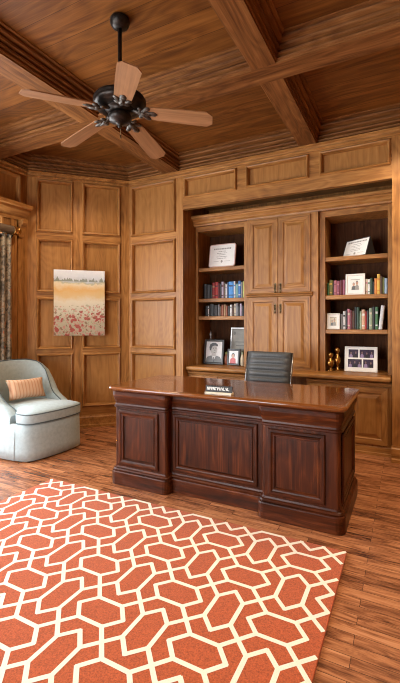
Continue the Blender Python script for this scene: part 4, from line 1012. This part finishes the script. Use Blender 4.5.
for k in range(5):
    if k == 0: bo, io = b0, i0
    else:
        bo = b0.copy(); C.objects.link(bo); io = i0.copy(); C.objects.link(io); bo.parent = fan; io.parent = bo
    a = -0.8085 + 2 * pi * k / 5
    bo.matrix_local = Matrix.Translation((0, 0, zz(FZc))) @ Matrix.Rotation(a, 4, 'Z') @ Matrix.Rotation(droop, 4, 'Y') @ Matrix.Rotation(R(-11), 4, 'X')

# ------------------------------------------------------------------ recessed lamps, several added as warm fill
def can(x, y, label, power):
    t = thing('recessed_light', label, 'ceiling light', (x, y, 3.16), local=True)
    m = MB(); m.lathe([(0.050, 0.010), (0.052, 0.020), (0.075, 0.030), (0.078, 0.040)], (0, 0, 0), 24); m.build('trim_ring', [bronze], t, keep=True)
    m = MB(); m.face([(0.05 * cos(2 * pi * k / 20), 0.05 * sin(2 * pi * k / 20), 0.012) for k in range(20)]); m.build('lens', [lampM], t, keep=True)
    ld = bpy.data.lights.new('recessed_lamp', 'SPOT'); ld.energy = power * 1.0; ld.color = (1.0, 0.80, 0.56); ld.spot_size = R(130); ld.spot_blend = 0.6; ld.shadow_soft_size = 0.05
    lo = bpy.data.objects.new('recessed_lamp', ld); C.objects.link(lo); lo.parent = t; lo.location = (0, 0, 0.0)
can(-3.03, 3.10, 'recessed ceiling lamp behind the fan blade nearest the corner wall', 60)
can(0.07, 3.45, 'recessed ceiling lamp above the right pilaster', 120)
can(0.04, 2.03, 'unseen recessed fill lamp added over the floor right of the rug', 150)  # from here down: unseen lamps added for warm fill light
can(-3.28, 2.03, 'unseen recessed fill lamp added over the armchair', 60)
can(0.04, 0.55, 'unseen recessed fill lamp added over the camera side of the room', 60)
can(-3.28, 0.55, 'unseen recessed fill lamp added beside the left window, out over the bare floor', 60)

# ------------------------------------------------------------------ daylight
w = bpy.data.worlds.new('daylight'); S.world = w; w.use_nodes = True
bg = w.node_tree.nodes['Background']; bg.inputs[0].default_value = (0.90, 0.955, 1.0, 1); bg.inputs[1].default_value = 15.0
def portal(loc, rot, sx, sy):
    l = bpy.data.lights.new('window_portal', 'AREA'); l.shape = 'RECTANGLE'; l.size = sx; l.size_y = sy; l.cycles.is_portal = True
    o = bpy.data.objects.new('window_portal', l); C.objects.link(o); o.location = loc; o.rotation_euler = rot
portal((XL - 0.12, (WY0 + WY1) / 2, (WZ0 + WZ1) / 2), (0, R(-90), 0), WZ1 - WZ0, WY1 - WY0)
portal((-2.45, YF - 0.12, 1.16), (R(90), 0, 0), 1.7, 2.28)
portal((XL - 0.12, -0.75, (WZ0 + WZ1) / 2), (0, R(-90), 0), WZ1 - WZ0, 1.9)

# ------------------------------------------------------------------ camera
cam = bpy.data.cameras.new('camera'); co = bpy.data.objects.new('camera', cam); C.objects.link(co)
cam.sensor_fit = 'AUTO'; cam.sensor_width = 36.0; cam.lens = 401.0 / 683.0 * 36.0
cam.shift_y = -18.5 / 683.0; cam.clip_start = 0.05
co.location = (0, 0, 1.27); co.rotation_euler = (R(90), 0, atan2(208, 401))
S.camera = co
for o in S.objects:
    if '_o' in o: del o['_o']

S.view_settings.view_transform = 'Standard'; S.view_settings.look = 'None'; S.view_settings.gamma = 1.0
S.view_settings.use_curve_mapping = False; S.view_settings.exposure = 0.28
S.cycles.use_denoising = True; S.cycles.denoising_prefilter = 'NONE'; S.cycles.denoising_input_passes = 'RGB_ALBEDO_NORMAL'; S.cycles.filter_width = 1.05; S.cycles.max_bounces = 8; S.cycles.diffuse_bounces = 5; S.cycles.glossy_bounces = 3
S.cycles.caustics_reflective = False; S.cycles.caustics_refractive = False
S.cycles.sample_clamp_indirect = 8.0
